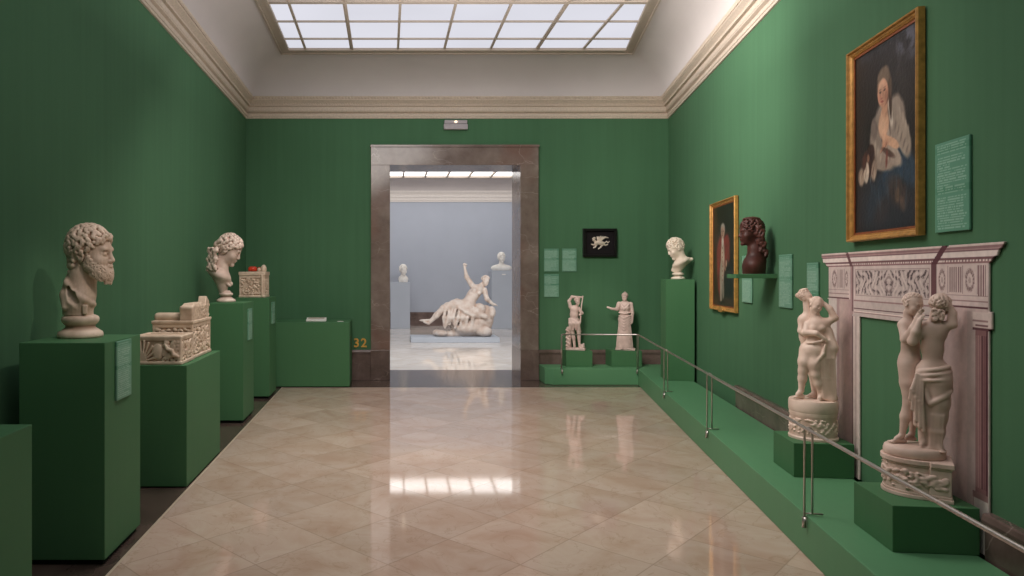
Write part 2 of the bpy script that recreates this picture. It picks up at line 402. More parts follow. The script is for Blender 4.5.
# baseboards
def bb_prof(t=.03, h=.43):
    return [(0,0),(t,0),(t,h-.06),(t+.012,h-.055),(t+.016,h-.03),(t+.01,h-.008),(t+.004,h),(0,h)]
def bboard(name, a, b, into):
    a = Vector(a+(0,)); b = Vector(b+(0,)); n = Vector(into+(0,)).normalized()
    v = []; P = bb_prof(); m = len(P)
    for p in (a,b): v += [(p.x+n.x*d, p.y+n.y*d, z) for d,z in P]
    f = [(i,(i+1)%m,m+(i+1)%m,m+i) for i in range(m)] + [tuple(range(m)), tuple(range(2*m-1,m-1,-1))]
    o = mesh_obj(name, v, f, M['base']); fix_normals(o); return struct(o)
bboard('baseboard_left', (LX,NY), (LX,FY), (1,0))
bboard('baseboard_right', (rx(NY),NY), (rx(3.10),3.10), (-1,RB))
bboard('baseboard_right.001', (rx(4.9),4.9), (rx(6.71),6.71), (-1,RB))
bboard('baseboard_far', (LX,FY), (-.23,FY), (0,-1))
bboard('baseboard_far.001', (2.16,FY), (rx(FY),FY), (0,-1))
# marble doorway
dr = struct(bpy.data.objects.new('door_1', None)); COL.objects.link(dr)
FX0, FX1, FZ = -.23, 2.165, 3.36
bevel(MB().box(FX0,OX0,FY-.05,FD+.02,.43,OZ).build('jamb', M['jamb'], dr), .004)
bevel(MB().box(OX1,FX1,FY-.05,FD+.02,.43,OZ).build('jamb', M['jamb'], dr), .004)
bevel(MB().box(FX0-.004,OX0,FY-.062,FD+.03,0,.43).build('plinth_block', M['base'], dr), .004)
bevel(MB().box(OX1,FX1+.004,FY-.062,FD+.03,0,.43).build('plinth_block', M['base'], dr), .004)
bevel(MB().box(FX0,FX1,FY-.05,FD+.02,OZ,FZ-.03).box(FX0-.01,FX1+.01,FY-.065,FY,FZ-.035,FZ).build('lintel', M['jamb'], dr), .004)

# ------------------------------------------------------------------ the room beyond
GX0, GX1, GY = -2.6, 5.2, 20.45
struct(MB().prism([(GX0,10.9),(GX1,10.9),(GX1,GY),(GX0,GY)],-.1,0).box(GX0,OX0-.06,FD,10.9,-.1,0).box(OX1+.06,GX1,FD,10.9,-.1,0).build('floor.001', M['floor2'] if 'floor2' in M else M['floor']))
struct(MB().box(GX0-.2,GX1+.2,GY,GY+.2,0,4.5).build('wall_far.001', M['grey_wall']))
struct(MB().box(GX0-.2,GX0,FD,GY,0,4.5).build('wall_left.001', M['grey_wall']))
struct(MB().box(GX1,GX1+.2,FD,GY,0,4.5).build('wall_right.001', M['grey_wall']))
struct(MB().box(GX0,GX1,GY-.04,GY,0,.38).box(GX0,GX1,GY-.055,GY,.35,.40).build('baseboard_far.002', M['base']))
def poly2(d): return [(GX0+d,FD+d),(GX0+d,GY-d),(GX1-d,GY-d),(GX1-d,FD+d)]
def loft2(name, prof, mat, smooth=False):
    v=[]; f=[]
    for d,z in prof: v += [(p[0],p[1],z) for p in poly2(d)]
    for i in range(len(prof)-1):
        for k in range(4): f.append((i*4+k,i*4+(k+1)%4,(i+1)*4+(k+1)%4,(i+1)*4+k))
    return struct(mesh_obj(name,v,f,mat,smooth=smooth))
loft2('trim_5', [(0,3.66),(.03,3.665),(.03,3.70),(.05,3.71),(.055,3.78),(.08,3.79),(.085,3.86),(.07,3.87),(.09,3.90),(.13,3.95),(.135,3.98),(.12,3.985)], M['white_plaster'])
loft2('ceiling.002', [(.12+.63*(1-math.cos(PI/2*i/8)), 3.985+.315*math.sin(PI/2*i/8)) for i in range(9)], M['cove2'] if 'cove2' in M else M['cove'], True)
# far ceiling with its skylight
SY0, SY1, SX0, SX1 = 18.3, 19.7, GX0+.75, GX1-.75
mesh = MB()
mesh.box(GX0+.74,GX1-.74,FD+.6,SY0,4.3,4.36)
struct(mesh.build('ceiling.003', M['dim_ceiling']))
w2 = struct(bpy.data.objects.new('window_2', None)); COL.objects.link(w2)
mb = MB(); x = SX0
k = -5
while .46+.62*k < SX1:
    xx = .46+.62*k
    if xx > SX0: mb.box(xx-.022,xx+.022,SY0,SY1,4.27,4.33)
    k += 1
mb.box(SX0,SX1,SY1-.03,SY1+.05,4.27,4.33).box(SX0,SX1,SY0-.04,SY0+.02,4.27,4.33)
mb.build('mullion_grid', M['frame_sky'], w2)
mesh_obj('glass', [(SX0,SY0,4.325),(SX1,SY0,4.325),(SX1,SY1,4.325),(SX0,SY1,4.325)], [(0,1,2,3)], M['glass2'], w2)

# ------------------------------------------------------------------ pedestals on the left
def pedestal(name, label, x0, x1, y0, y1, h, toe=.03, group=None, poly=None, z0=0.0, cat='pedestal'):
    cx, cy = (x0+x1)/2, (y0+y1)/2
    t = thing(name, label, cat, (cx,cy,z0), 0, group or 'green display pedestals')
    hx, hy = (x1-x0)/2, (y1-y0)/2
    if toe:
        MB().box(-hx+.02,hx-.02,-hy+.02,hy-.02,0,toe+.002).build('recessed_base', M['dark'], t)
    MB().box(-hx,hx,-hy,hy,toe,h).build('body', M['green'], t, bev=.003)
    return t
def canvas(name, w, h, nx, ny, paint, mat, parent=None, loc=(0,0,0), rotz=0.0, thick=0.0, relief=None):
    """flat board facing local -y, painted per vertex; paint(u, v) takes metres from the left / from the bottom"""
    xs = np.linspace(0, w, nx+1); zs = np.linspace(0, h, ny+1)
    U, V = np.meshgrid(xs, zs)
    res = paint(U, V)
    col, mask = res if isinstance(res, tuple) else (res, None)
    Y = np.zeros_like(U) if relief is None else -relief(U, V)
    v = np.stack([U.ravel()-w/2, Y.ravel(), V.ravel()], 1)
    idx = np.arange((nx+1)*(ny+1)).reshape(ny+1, nx+1)
    q = np.stack([idx[:-1,:-1], idx[:-1,1:], idx[1:,1:], idx[1:,:-1]], -1)
    if mask is not None:
        mc = mask[:-1,:-1] & mask[1:,1:] & mask[:-1,1:] & mask[1:,:-1]
        q = q[mc]
    q = q.reshape(-1, 4)
    used = np.unique(q); rem = -np.ones(len(v), int); rem[used] = np.arange(len(used)); v = v[used]; q = rem[q]
    me = bpy.data.meshes.new(name)
    me.vertices.add(len(v)); me.vertices.foreach_set('co', v.astype(np.float32).ravel())
    me.loops.add(q.size); me.loops.foreach_set('vertex_index', q.astype(np.int32).ravel())
    me.polygons.add(len(q)); me.polygons.foreach_set('loop_start', np.arange(0, q.size, 4, dtype=np.int32))
    me.update(calc_edges=True)
    at = me.color_attributes.new('Col', 'FLOAT_COLOR', 'POINT')
    c = np.ones((len(v), 4), np.float32); c[:, :3] = lin(np.clip(col.reshape(-1, 3)[used], 0, 255))
    at.data.foreach_set('color', c.ravel())
    me.materials.append(mat)
    o = bpy.data.objects.new(name, me); COL.objects.link(o)
    if thick:
        sm = o.modifiers.new('thickness', 'SOLIDIFY'); sm.thickness = thick; sm.offset = -1
    if parent: o.parent = parent
    o.location = loc
    if rotz: o.rotation_euler = (0,0,rotz)
    return o
def bl(col, m, c):
    m = np.clip(m, 0, 1)[..., None]; return col*(1-m) + np.array(c, float)*m
def text_paint(w, h, base=(112,156,132), ink=(196,216,200), lh=.0105, heads=((.93,1.0),(.52,.60)), seed=1):
    rs = np.random.RandomState(seed)
    def f(U, V):
        col = np.ones(U.shape+(3,))*np.array(base, float)
        v = V/h
        for a, b in heads: col = bl(col, ((v > a) & (v < b)).astype(float)*.55, (70,128,98))
        row = np.floor(V/lh).astype(int); fr = V/lh-row
        nrow = int(h/lh)+2
        right = .80+.14*rs.rand(nrow); right[rs.rand(nrow)<.12] = .45
        word = rs.rand(nrow, 60) < .84
        cell = np.clip((U/w*44).astype(int), 0, 59)
        ink_m = word[np.clip(row,0,nrow-1), cell] & (fr>.28) & (fr<.80) & (U/w>.06) & (U/w<right[np.clip(row,0,nrow-1)]) & (v>.03) & (v<.97)
        gap = np.zeros_like(ink_m)
        for a, b in heads: gap |= (v > a-.035) & (v < a-.005)
        return bl(col, (ink_m & ~gap)*.45, ink)
    return f
def text_panel(parent_or_none, w, h, loc, rotz, name='text_panel', label=None, group=None, seed=1, base=(112,156,132), lh=.0105, heads=((.92,.985),(.52,.59))):
    o = canvas(name, w, h, max(30,int(w/.0032)), max(40,int(h/.0027)), text_paint(w,h,base,lh=lh,heads=heads,seed=seed), M['vc'], parent_or_none, loc, rotz, .012)
    if label: tag(o, label, 'text panel', group or 'pale green text panels on the walls')
    return o

p0 = pedestal('display_pedestal','low empty green pedestal at the left edge nearest the viewer',-1.9,-1.45,2.25,2.82,.89)
p1 = pedestal('display_pedestal','green pedestal carrying the bearded marble head',-1.897,-1.455,3.557,4.07,1.15)
p2 = pedestal('display_pedestal','wide low green pedestal under the two carved marble urns',-1.96,-1.41,4.859,5.83,.862,.01)
p3 = pedestal('display_pedestal','narrow green pedestal carrying the marble bust of a woman',-1.806,-1.452,6.97,7.52,1.216)
p4 = pedestal('display_pedestal','tall green pedestal under the small lidded marble urn',-1.83,-1.425,8.35,8.86,1.225)
p5 = pedestal('display_plinth','broad green block against the far wall left of the doorway',-1.56,-.5,9.19,9.845,.868,.015)
text_panel(p1, .205, .315, (.2215+.012, (3.687+3.896)/2-(3.557+4.07)/2, .827), PI/2, seed=3)
text_panel(p3, .20, .325, (.177+.012, .03, .82), PI/2, seed=4)
text_panel(p4, .20, .27, (.2025+.012, .0, .895), PI/2, seed=5)

# ------------------------------------------------------------------ raised green platform along far and right walls
EX = lambda y: 3.42 - .2077*(9.4-y)
pf = MB().prism([(2.27,9.4),(EX(9.4),9.4),(EX(NY+.05),NY+.05),(rx(NY+.05)-.04,NY+.05),(rx(FY)-.05,FY-.045),(2.172,FY-.045),(2.172,9.5)],0.001,.225).build('display_platform', M['green_sheen'], bev=.006)
tag(pf,'low green L-shaped platform running along the far and right walls','platform')
def rprism(name, label, pts, z0, h):
    cx = sum(p[0] for p in pts)/4; cy = sum(p[1] for p in pts)/4
    t = thing(name, label, 'pedestal', (cx,cy,z0), 0, 'green display pedestals')
    MB().prism([(p[0]-cx,p[1]-cy) for p in pts],0,h).build('body', M['green'], t, bev=.003)
    return t
PZ = .226
pC = rprism('display_pedestal','low green pedestal under the nearer marble pair, in front of the fireplace',[(2.324,3.172),(2.690,3.13),(2.765,3.50),(2.398,3.545)],PZ,.214)
pD = rprism('display_pedestal','low green pedestal under the farther marble pair, beside the fireplace',[(2.564,4.349),(2.920,4.31),(2.985,4.66),(2.632,4.70)],PZ,.214)
pE = rprism('display_pedestal','tall green pedestal on the platform carrying the small curly marble bust',[(3.365,8.33),(3.690,8.275),(3.755,8.60),(3.430,8.65)],PZ,1.447-PZ)
pA = rprism('display_pedestal','small green pedestal under the statue with raised flute',[(2.485,9.57),(2.85,9.57),(2.85,9.84),(2.485,9.84)],PZ,.222)
pB = rprism('display_pedestal','small green pedestal under the helmeted statue',[(3.115,9.57),(3.54,9.57),(3.54,9.84),(3.115,9.84)],PZ,.222)
text_panel(pE, .17, .2, (3.395-3.5475, 8.49-8.465-.04, .86), -PI/2-.19, seed=6)

# barrier rail
rail = thing('barrier_rail','thin steel barrier rail on looped posts along the green platform','barrier',(EX(5.68),5.68,0))
ox, oy = EX(5.68), 5.68
RZ = .69
def rel(x,y,z): return (x-ox,y-oy,z)
cpt = (EX(9.36)-.005, 9.375)
MB().tube([rel(2.376,9.375,RZ),rel(cpt[0]-.02,cpt[1],RZ),rel(cpt[0],cpt[1]-.02,RZ),rel(EX(5)-.012,5,RZ),rel(EX(1)-.012,1,RZ),rel(EX(-1.2)-.012,-1.2,RZ)],.0105,12).build('handrail', M['steel'], rail, True)
def post(x, y, ang):
    c, s = math.cos(ang), math.sin(ang)       # direction pointing in over the platform
    m = MB(); a = []
    for (d, z) in [(-.014,.165),(-.014,RZ-.03)] + [(-.014+.019*(1-math.cos(PI*i/8)), RZ-.018+.019*math.sin(PI*i/8)) for i in range(9)] + [(.024,RZ-.03),(.024,.235)]:
        a.append(rel(x+c*d, y+s*d, z))
    m.tube(a, .0058, 8)
    p = m.build('post', M['steel'], rail, True)
    q = MB()
    q.tube([rel(x-c*.014,y-s*.014,.235),rel(x+c*.075,y+s*.075,.235)],.005,8)
    q.tube([rel(x-c*.016,y-s*.016,.16),rel(x-c*.016,y-s*.016,.215)],.011,10)
    q.build('bracket', M['steel'], p, True)
for y in (7.506,5.68,3.66,1.82,0.0):
    post(EX(y)+.002, y, -.2)
post(2.376, 9.385, PI/2); post(cpt[0], cpt[1]+.004, PI/4)

# ------------------------------------------------------------------ things on the walls
def rwall(y, z, off=0.0): return (rx(y)-off/RN, y+off*RB/RN, z)
# flat wall texts
for i,(x0,x1,za,zb,lb) in enumerate([(544,558.6,248.7,271.5,'pale green text panel, upper left of three beside the doorway'),
                                  (562,576.3,248.7,271.5,'pale green text panel, upper right of three, next to the black framed relief'),
                                  (544,558.7,274,297,'pale green text panel, lowest of three beside the doorway')]):
    w = (x1-x0)/F*FY; h=(zb-za)/F*FY
    text_panel(None, w, h, (((x0+x1)/2-CX)/F*FY, FY-.014, EYE-(zb-CY)/F*FY), 0, label=lb, seed=10+i)
def rpanel(px0, px1, pyb, pyt, label, seed, **k):
    ya = (RA-.014)/((px0-CX)/F-RB); yb = (RA-.014)/((px1-CX)/F-RB)
    z0 = EYE-(pyb-CY)*ya/F; z1 = EYE-(pyt-CY)*ya/F; ym=(ya+yb)/2
    return text_panel(None, abs(ya-yb)*RN, z1-z0, rwall(ym, z0, .014), ROT_R, label=label, seed=seed, **k)
rpanel(742,751.5,302,256,'tall green text panel on the wall behind the bracket shelf',21)
rpanel(779,791.5,307,255,'tall pale green text panel just right of the bracket shelf',22)
rpanel(807,818,331,263,'green text panel on the wall left of the fireplace board',23)
rpanel(935.5,969.5,233,145,'large green text panel on the wall above the fireplace board',24,lh=.0125,heads=((.88,.95),(.43,.50)),base=(94,146,120))

# brass number beside the doorway
def digit(ch, x, parent):
    c = bpy.data.curves.new('digit', 'FONT'); c.body = ch; c.size = .175; c.extrude = .006; c.offset=.003; c.align_x='CENTER'
    tmp = bpy.data.objects.new('digit_tmp', c); COL.objects.link(tmp)
    dg = bpy.context.evaluated_depsgraph_get(); me = bpy.data.meshes.new_from_object(tmp.evaluated_get(dg))
    bpy.data.objects.remove(tmp)
    o = bpy.data.objects.new('digit', me); COL.objects.link(o); me.materials.clear(); me.materials.append(M['numgold'])
    o.parent = parent; o.rotation_euler=(PI/2,0,0); o.location=(x,0,0); return o
nb = thing('room_number','brass number 32 on the green wall left of the doorway','number sign',(-.387,FY-.007,.468))
digit('3',-.05,nb); digit('2',.055,nb)
# emergency lamp over the doorway
el = thing('emergency_lamp','small grey emergency lamp fixed above the marble doorway','lamp',(.983,FY,3.58))
MB().box(-.17,.17,-.06,0,0,.075).build('housing', M['lampgrey'], el, bev=.006)
MB().box(-.165,.165,-.055,0,.078,.135).build('diffuser', M['lampgrey'], el, bev=.012)
MB().lathe([(.001,-.018),(.018,-.012),(.024,0),(.018,.012),(.001,.018)],(0,-.05,.108),12).build('bulb', M['lampglow'], el, True)
# shelf of the dark bust
sh = thing('bracket_shelf','small green wall shelf holding the dark terracotta bust','shelf',rwall(5.83,1.472))
sh.rotation_euler=(0,0,ROT_R)
MB().box(-.135,.135,-.315,0,0,.036).build('board', M['green'], sh, bev=.003)
# black framed relief on the far wall
bf = thing('framed_relief','small white relief of a winged beast in a black box frame','relief',((599.2-CX)/F*FY,FY,EYE-(257-CY)/F*FY))
W, H = 33.5/F*FY, 28.3/F*FY
fm = MB()
fm.box(-W/2,W/2,-.05,0,0,.035).box(-W/2,W/2,-.05,0,H-.035,H).box(-W/2,-W/2+.035,-.05,0,.035,H-.035).box(W/2-.035,W/2,-.05,0,.035,H-.035)
fm.build('frame', M['black'], bf, bev=.003)
MB().box(-W/2+.03,W/2-.03,-.012,-.002,.03,H-.03).build('backing', M['blackmat'], bf)
# ------------------------------------------------------------------ sculpting kit: signed distances + surface nets
def rotm(rx_=0, ry_=0, rz_=0):
    return np.array((Matrix.Rotation(rz_,3,'Z') @ Matrix.Rotation(ry_,3,'Y') @ Matrix.Rotation(rx_,3,'X')), float)
class Sculpt:
    def __init__(s, lo, hi, h):
        s.lo = np.array(lo, float); s.h = h
        s.n = np.ceil((np.array(hi)-s.lo)/h).astype(int)+1
        s.D = np.full(s.n, .08, np.float32)
        s.ax = [(s.lo[i]+h*np.arange(s.n[i])).astype(np.float32) for i in range(3)]
        s.R = np.eye(3); s.t = np.zeros(3); s.sc = 1.0; s.defer = None
    def frame(s, t=(0,0,0), R=None, sc=1.0):
        s.t = np.array(t, float); s.R = np.eye(3) if R is None else R; s.sc = sc
    def T(s, p): return s.R @ (np.array(p, float)*s.sc) + s.t
    def reg(s, lo, hi, m):
        sl = []
        for i in range(3):
            a = int(max(0, math.floor((lo[i]-m-s.lo[i])/s.h))); b = int(min(s.n[i], math.ceil((hi[i]+m-s.lo[i])/s.h)+1))
            if b <= a: return None, None
            sl.append(slice(a,b))
        sl = tuple(sl)
        P = np.meshgrid(s.ax[0][sl[0]], s.ax[1][sl[1]], s.ax[2][sl[2]], indexing='ij')
        return sl, P
    def comb(s, sl, d, k, op):
        A = s.D[sl]; k = max(k*s.sc, 1e-5)
        if op == 'u':
            h = np.maximum(k-np.abs(A-d),0)/k; s.D[sl] = np.minimum(A,d)-h*h*k*.25
        else:
            d = -d; h = np.maximum(k-np.abs(A-d),0)/k; s.D[sl] = np.maximum(A,d)+h*h*k*.25
    def ell(s, c, r, k=.02, rot=None, op='u', disp=None):
        c = s.T(c); r = np.array(r, float)*s.sc if np.ndim(r) else np.ones(3)*r*s.sc
        R = s.R if rot is None else s.R @ rot
        m = max(r); sl, P = s.reg(c-m, c+m, k*s.sc+3*s.h)
        if sl is None: return
        q = [P[i]-np.float32(c[i]) for i in range(3)]
        l = [R[0,i]*q[0]+R[1,i]*q[1]+R[2,i]*q[2] for i in range(3)]
        k0 = np.sqrt((l[0]/r[0])**2+(l[1]/r[1])**2+(l[2]/r[2])**2)
        k1 = np.sqrt((l[0]/r[0]**2)**2+(l[1]/r[1]**2)**2+(l[2]/r[2]**2)**2)+1e-9
        d = k0*(k0-1)/k1
        if disp is not None: d = d+disp(l)*s.sc
        s.comb(sl, d, k, op)
    def cap(s, a, b, ra, rb=None, k=.02, op='u', disp=None, flat=None):
        rb = ra if rb is None else rb
        a = s.T(a); b = s.T(b); ra*=s.sc; rb*=s.sc; m = max(ra,rb)
        sl, P = s.reg(np.minimum(a,b)-m, np.maximum(a,b)+m, k*s.sc+3*s.h)
        if sl is None: return
        ba = b-a; L2 = float(ba@ba)+1e-12
        q = [P[i]-np.float32(a[i]) for i in range(3)]
        t = np.clip((q[0]*ba[0]+q[1]*ba[1]+q[2]*ba[2])/L2,0,1)
        d = np.sqrt((q[0]-t*ba[0])**2+(q[1]-t*ba[1])**2+(q[2]-t*ba[2])**2)-(ra+(rb-ra)*t)
        if disp is not None: d = d+disp(P,t)
        s.comb(sl, d, k, op)
    def chain(s, pts, rs, k=.02, **kw):
        for i in range(len(pts)-1): s.cap(pts[i], pts[i+1], rs[i], rs[i+1], k, **kw)
    def box(s, c, hsz, r=.005, k=.01, rot=None, op='u'):
        c = s.T(c); hs = np.array(hsz,float)*s.sc; r*=s.sc; R = s.R if rot is None else s.R @ rot
        m = float(np.linalg.norm(hs)); sl, P = s.reg(c-m, c+m, k*s.sc+3*s.h)
        if sl is None: return
        q = [P[i]-np.float32(c[i]) for i in range(3)]
        l = [np.abs(R[0,i]*q[0]+R[1,i]*q[1]+R[2,i]*q[2])-(hs[i]-r) for i in range(3)]
        d = np.sqrt(sum(np.maximum(x,0)**2 for x in l))+np.minimum(np.maximum(l[0],np.maximum(l[1],l[2])),0)-r
        s.comb(sl, d, k, op)
    def noise(s, amp, freq, seed=1, zmax=None, zmin=None):
        rs = np.random.RandomState(seed)
        X = s.ax[0][:,None,None]; Y = s.ax[1][None,:,None]; Z = s.ax[2][None,None,:]
        w = 1.0
        acc = 0
        for o in range(4):
            kx = rs.randn(3)*freq*(1.6**o); ph = rs.rand()*6.28
            kk = rs.randn(3)*freq*(1.6**o); p2 = rs.rand()*6.28
            acc = acc + np.sin(kx[0]*X+kx[1]*Y+kx[2]*Z+ph)*np.cos(kk[0]*X+kk[1]*Y+kk[2]*Z+p2)/(1.4**o)
        if zmax is not None: acc = acc*(Z<zmax)
        if zmin is not None: acc = acc*(Z>zmin)
        s.D += (acc*amp).astype(np.float32)
    def clone(s):
        o = Sculpt.__new__(Sculpt); o.lo=s.lo; o.h=s.h; o.n=s.n; o.ax=s.ax; o.D=np.full(s.n,.08,np.float32); o.R=np.eye(3); o.t=np.zeros(3); o.sc=1.0; o.defer=[]
        return o
    def blur(s, n=2):
        for _ in range(n):
            for ax in range(3):
                D = s.D; P = np.concatenate([np.take(D,[0],ax), D, np.take(D,[-1],ax)], ax)
                m = D.shape[ax]; g = lambda a: np.take(P, np.arange(a, a+m), ax)
                s.D = (g(0)+2*g(1)+g(2))*np.float32(.25)
    def merge(s, B, k=.01, n=2):
        B.blur(n); h = np.maximum(k-np.abs(s.D-B.D),0)/k; s.D = np.minimum(s.D,B.D)-h*h*k*.25
        for fn, a in B.defer: fn(s, *a)
        return s
    def build(s, name, mat, parent=None, loc=(0,0,0), rotz=0.0, cut_z=None):
        D = s.D
        if cut_z is not None:
            D = np.maximum(D, (cut_z-s.ax[2])[None,None,:])
        D[0]=D[-1]=.01; D[:,0]=D[:,-1]=.01; D[:,:,0]=D[:,:,-1]=.01
        D = np.where(np.abs(D)<1e-6, 1e-6, D)
        nx,ny,nz = D.shape
        I = D < 0
        c = [I[i:nx-1+i, j:ny-1+j, k:nz-1+k] for i in (0,1) for j in (0,1) for k in (0,1)]
        cnt = sum(x.astype(np.int8) for x in c)
        act = (cnt>0)&(cnt<8); ci = np.argwhere(act); vid = -np.ones(act.shape, np.int64); vid[act] = np.arange(len(ci))
        acc = np.zeros((len(ci),3)); num = np.zeros(len(ci))
        i,j,k = ci.T
        cor = [(a,b,d) for a in (0,1) for b in (0,1) for d in (0,1)]
        vals = {q: D[i+q[0], j+q[1], k+q[2]] for q in cor}
        for a in cor:
            for ax in range(3):
                if a[ax]==0:
                    b = tuple(a[t]+(1 if t==ax else 0) for t in range(3))
                    va, vb = vals[a], vals[b]; m = (va<0)!=(vb<0)
                    t = va[m]/(va[m]-vb[m]); p = np.tile(np.array(a,float),(m.sum(),1)); p[:,ax] += t
                    acc[m]+=p; num[m]+=1
        v = (ci+acc/num[:,None])*s.h+s.lo
        faces = []
        for ax in range(3):
            o1, o2 = [(1,2),(2,0),(0,1)][ax]
            A = [slice(None)]*3; B=[slice(None)]*3; A[ax]=slice(0,-1); B[ax]=slice(1,None)
            cr = I[tuple(A)] != I[tuple(B)]
            e = np.argwhere(cr)
            ok = (e[:,o1]>0)&(e[:,o2]>0)&(e[:,o1]<D.shape[o1]-1)&(e[:,o2]<D.shape[o2]-1); e = e[ok]
            d1 = np.zeros(3,int); d1[o1]=1; d2=np.zeros(3,int); d2[o2]=1
            g = lambda q: vid[q[:,0],q[:,1],q[:,2]]
            q = np.stack([g(e-d1-d2), g(e-d2), g(e), g(e-d1)],1)
            ins = I[e[:,0],e[:,1],e[:,2]]
            q[~ins] = q[~ins][:,::-1]
            faces.append(q)
        q = np.concatenate(faces); q = q[(q>=0).all(1)]
        me = bpy.data.meshes.new(name)
        me.vertices.add(len(v)); me.vertices.foreach_set('co', v.astype(np.float32).ravel())
        me.loops.add(q.size); me.loops.foreach_set('vertex_index', q.astype(np.int32).ravel())
        me.polygons.add(len(q)); me.polygons.foreach_set('loop_start', np.arange(0,q.size,4,dtype=np.int32))
        me.update(calc_edges=True)
        me.polygons.foreach_set('use_smooth', [True]*len(q)); me.materials.append(mat)
        o = bpy.data.objects.new(name, me); COL.objects.link(o)
        if parent: o.parent = parent
        o.location = loc; o.rotation_euler = (0,0,rotz)
        return o

def head(S, t, R, H, hair=True, eyes=True, nose=1.0, neck=True, k=1.0):
    """classical head; H = chin-to-crown height, face looks along local -y; origin below the chin"""
    S.frame(t, R, H)
    S.ell((0,.03,.62),(.315,.375,.375),.02)
    S.ell((0,-.08,.44),(.265,.275,.38),.10)
    S.ell((0,-.13,.22),(.205,.215,.18),.10)
    S.ell((0,-.295,.065),(.085,.07,.065),.08)
    S.cap((-.14,-.315,.555),(.14,-.315,.555),.05,.05,.06)
    for sx in (-1,1):
        S.ell((sx*.155,-.22,.34),(.11,.10,.10),.10)
        if eyes:
            S.ell((sx*.125,-.385,.475),(.085,.075,.048),.05,op='s')
            S.ell((sx*.122,-.285,.472),(.062,.062,.045),.02)
            S.cap((sx*.19,-.285,.487),(sx*.065,-.335,.500),.015,.015,.02)
            S.cap((sx*.185,-.285,.445),(sx*.07,-.325,.445),.011,.011,.02)
        S.ell((sx*.315,.04,.44),(.028,.075,.115),.03,rot=rotm(0,0,sx*.25))
        S.ell((sx*.345,.04,.45),(.02,.035,.06),.02,op='s')
    S.cap((0,-.335,.53),(0,-.405*nose,.36),.030,.042,.05)
    for sx in (-1,1): S.ell((sx*.04,-.365,.338),(.032,.04,.032),.03)
    S.cap((-.07,-.335,.243),(.07,-.335,.243),.028,.028,.03); S.ell((0,-.37,.245),(.045,.03,.024),.03)
    S.cap((-.055,-.335,.195),(.055,-.335,.195),.03,.03,.03)
    S.cap((-.085,-.385,.219),(.085,-.385,.219),.008,.008,.012,op='s')
    S.ell((0,-.405,.148),(.08,.04,.018),.04,op='s')
    if neck: S.cap((0,.07,.28),(0,.10,-.2),.175,.18,.08)

def hair_points(n, seed=0, jitter=.15):
    rs = random.Random(seed); out=[]
    for i in range(n):
        z = 1-2*(i+.5)/n; a = i*2.39996+rs.uniform(-jitter,jitter); r = math.sqrt(1-z*z)
        out.append((r*math.cos(a), r*math.sin(a), z))
    return out
def hair_cap(S, n, r, thick=.03, line=.60, back=.25, seed=0, k=.02, wave=False):
    """curls or waves over the cranium (head frame must be set)"""
    rs = random.Random(seed)
    for x,y,z in hair_points(n, seed):
        p = (x*.325, .03+y*.38, .62+z*.385)
        hairline = line if y < -.45 else (line-.25*(y+.45) if y<.1 else back)
        front = -y > .55
        if p[2] < hairline: continue
        if front and p[2] < .76-abs(x)*.18: continue
        rr = r*rs.uniform(.8,1.2)
        S.ell((p[0]*(1+thick), .03+(p[1]-.03)*(1+thick), .62+(p[2]-.62)*(1+thick)), (rr,rr,rr*.9), k)
        if not wave:
            S.ell((p[0]*(1+thick*2)+x*rr*.9, .03+(p[1]-.03)*(1+thick*2)+y*rr*.9, .62+(p[2]-.62)*(1+thick*2)+z*rr*.9), rr*.38, .012, op='s')

def view(px, py, Y, z0):
    """ground point of a piece at photo column px and depth Y, and the turn that faces it to the hall's entrance"""
    th = math.atan((px-CX)/F)
    return ((px-CX)/F*Y, Y, z0), -th, math.cos(th), Y/F
D2R = PI/180
def hand(S, w, d, side, L, curl=.3, k=.006):
    """palm, four unequal bent fingers and a thumb; w wrist, d direction, side = thumb side"""
    if S.defer is not None: S.defer.append((hand,(w,d,side,L,curl,k))); return
    w = np.array(w,float); d = np.array(d,float); d/=np.linalg.norm(d); sd = np.array(side,float); sd -= d*(sd@d); sd/=np.linalg.norm(sd); nn = np.cross(d,sd)
    S.cap(w+d*L*.1, w+d*L*.42, L*.17, L*.20, k)
    for i,(o,l) in enumerate(((.24,.42),(.08,.48),(-.08,.45),(-.22,.34))):
        a = w+d*L*.46+sd*L*o*.9; b = a+(d*math.cos(curl)+nn*math.sin(curl))*L*l*.55; c = b+(d*math.cos(curl*2.2)+nn*math.sin(curl*2.2))*L*l*.5
        S.cap(a,b,L*.075,L*.068,k*.5); S.cap(b,c,L*.068,L*.055,k*.4)
    a = w+d*L*.15+sd*L*.16; b = a+(d*.6+sd*.75+nn*.2)*L*.24; c = b+(d*.95+nn*.2)*L*.2
    S.cap(a,b,L*.08,L*.07,k*.6); S.cap(b,c,L*.07,L*.055,k*.4)
def foot(S, ank, toe, r, k=.01):
    if S.defer is not None: S.defer.append((foot,(ank,toe,r,k))); return
    a = np.array(ank,float); t = np.array(toe,float); m = a*.45+t*.55; m[2] = (a[2]+t[2])*.5
    heel = a-(t-a)*.22; heel[2]=t[2]
    S.cap(heel, t, r*.85, r*.55, k); S.cap(a, m, r*.9, r*.7, k)
    dv=(t-heel); dv[2]=0; dv/=np.linalg.norm(dv); sd=np.array([-dv[1],dv[0],0])
    for i in range(5): S.cap(t+sd*r*(i-2)*.42, t+sd*r*(i-2)*.46+dv*r*(.9-.08*abs(i-1)), r*.27, r*.22, k*.3)

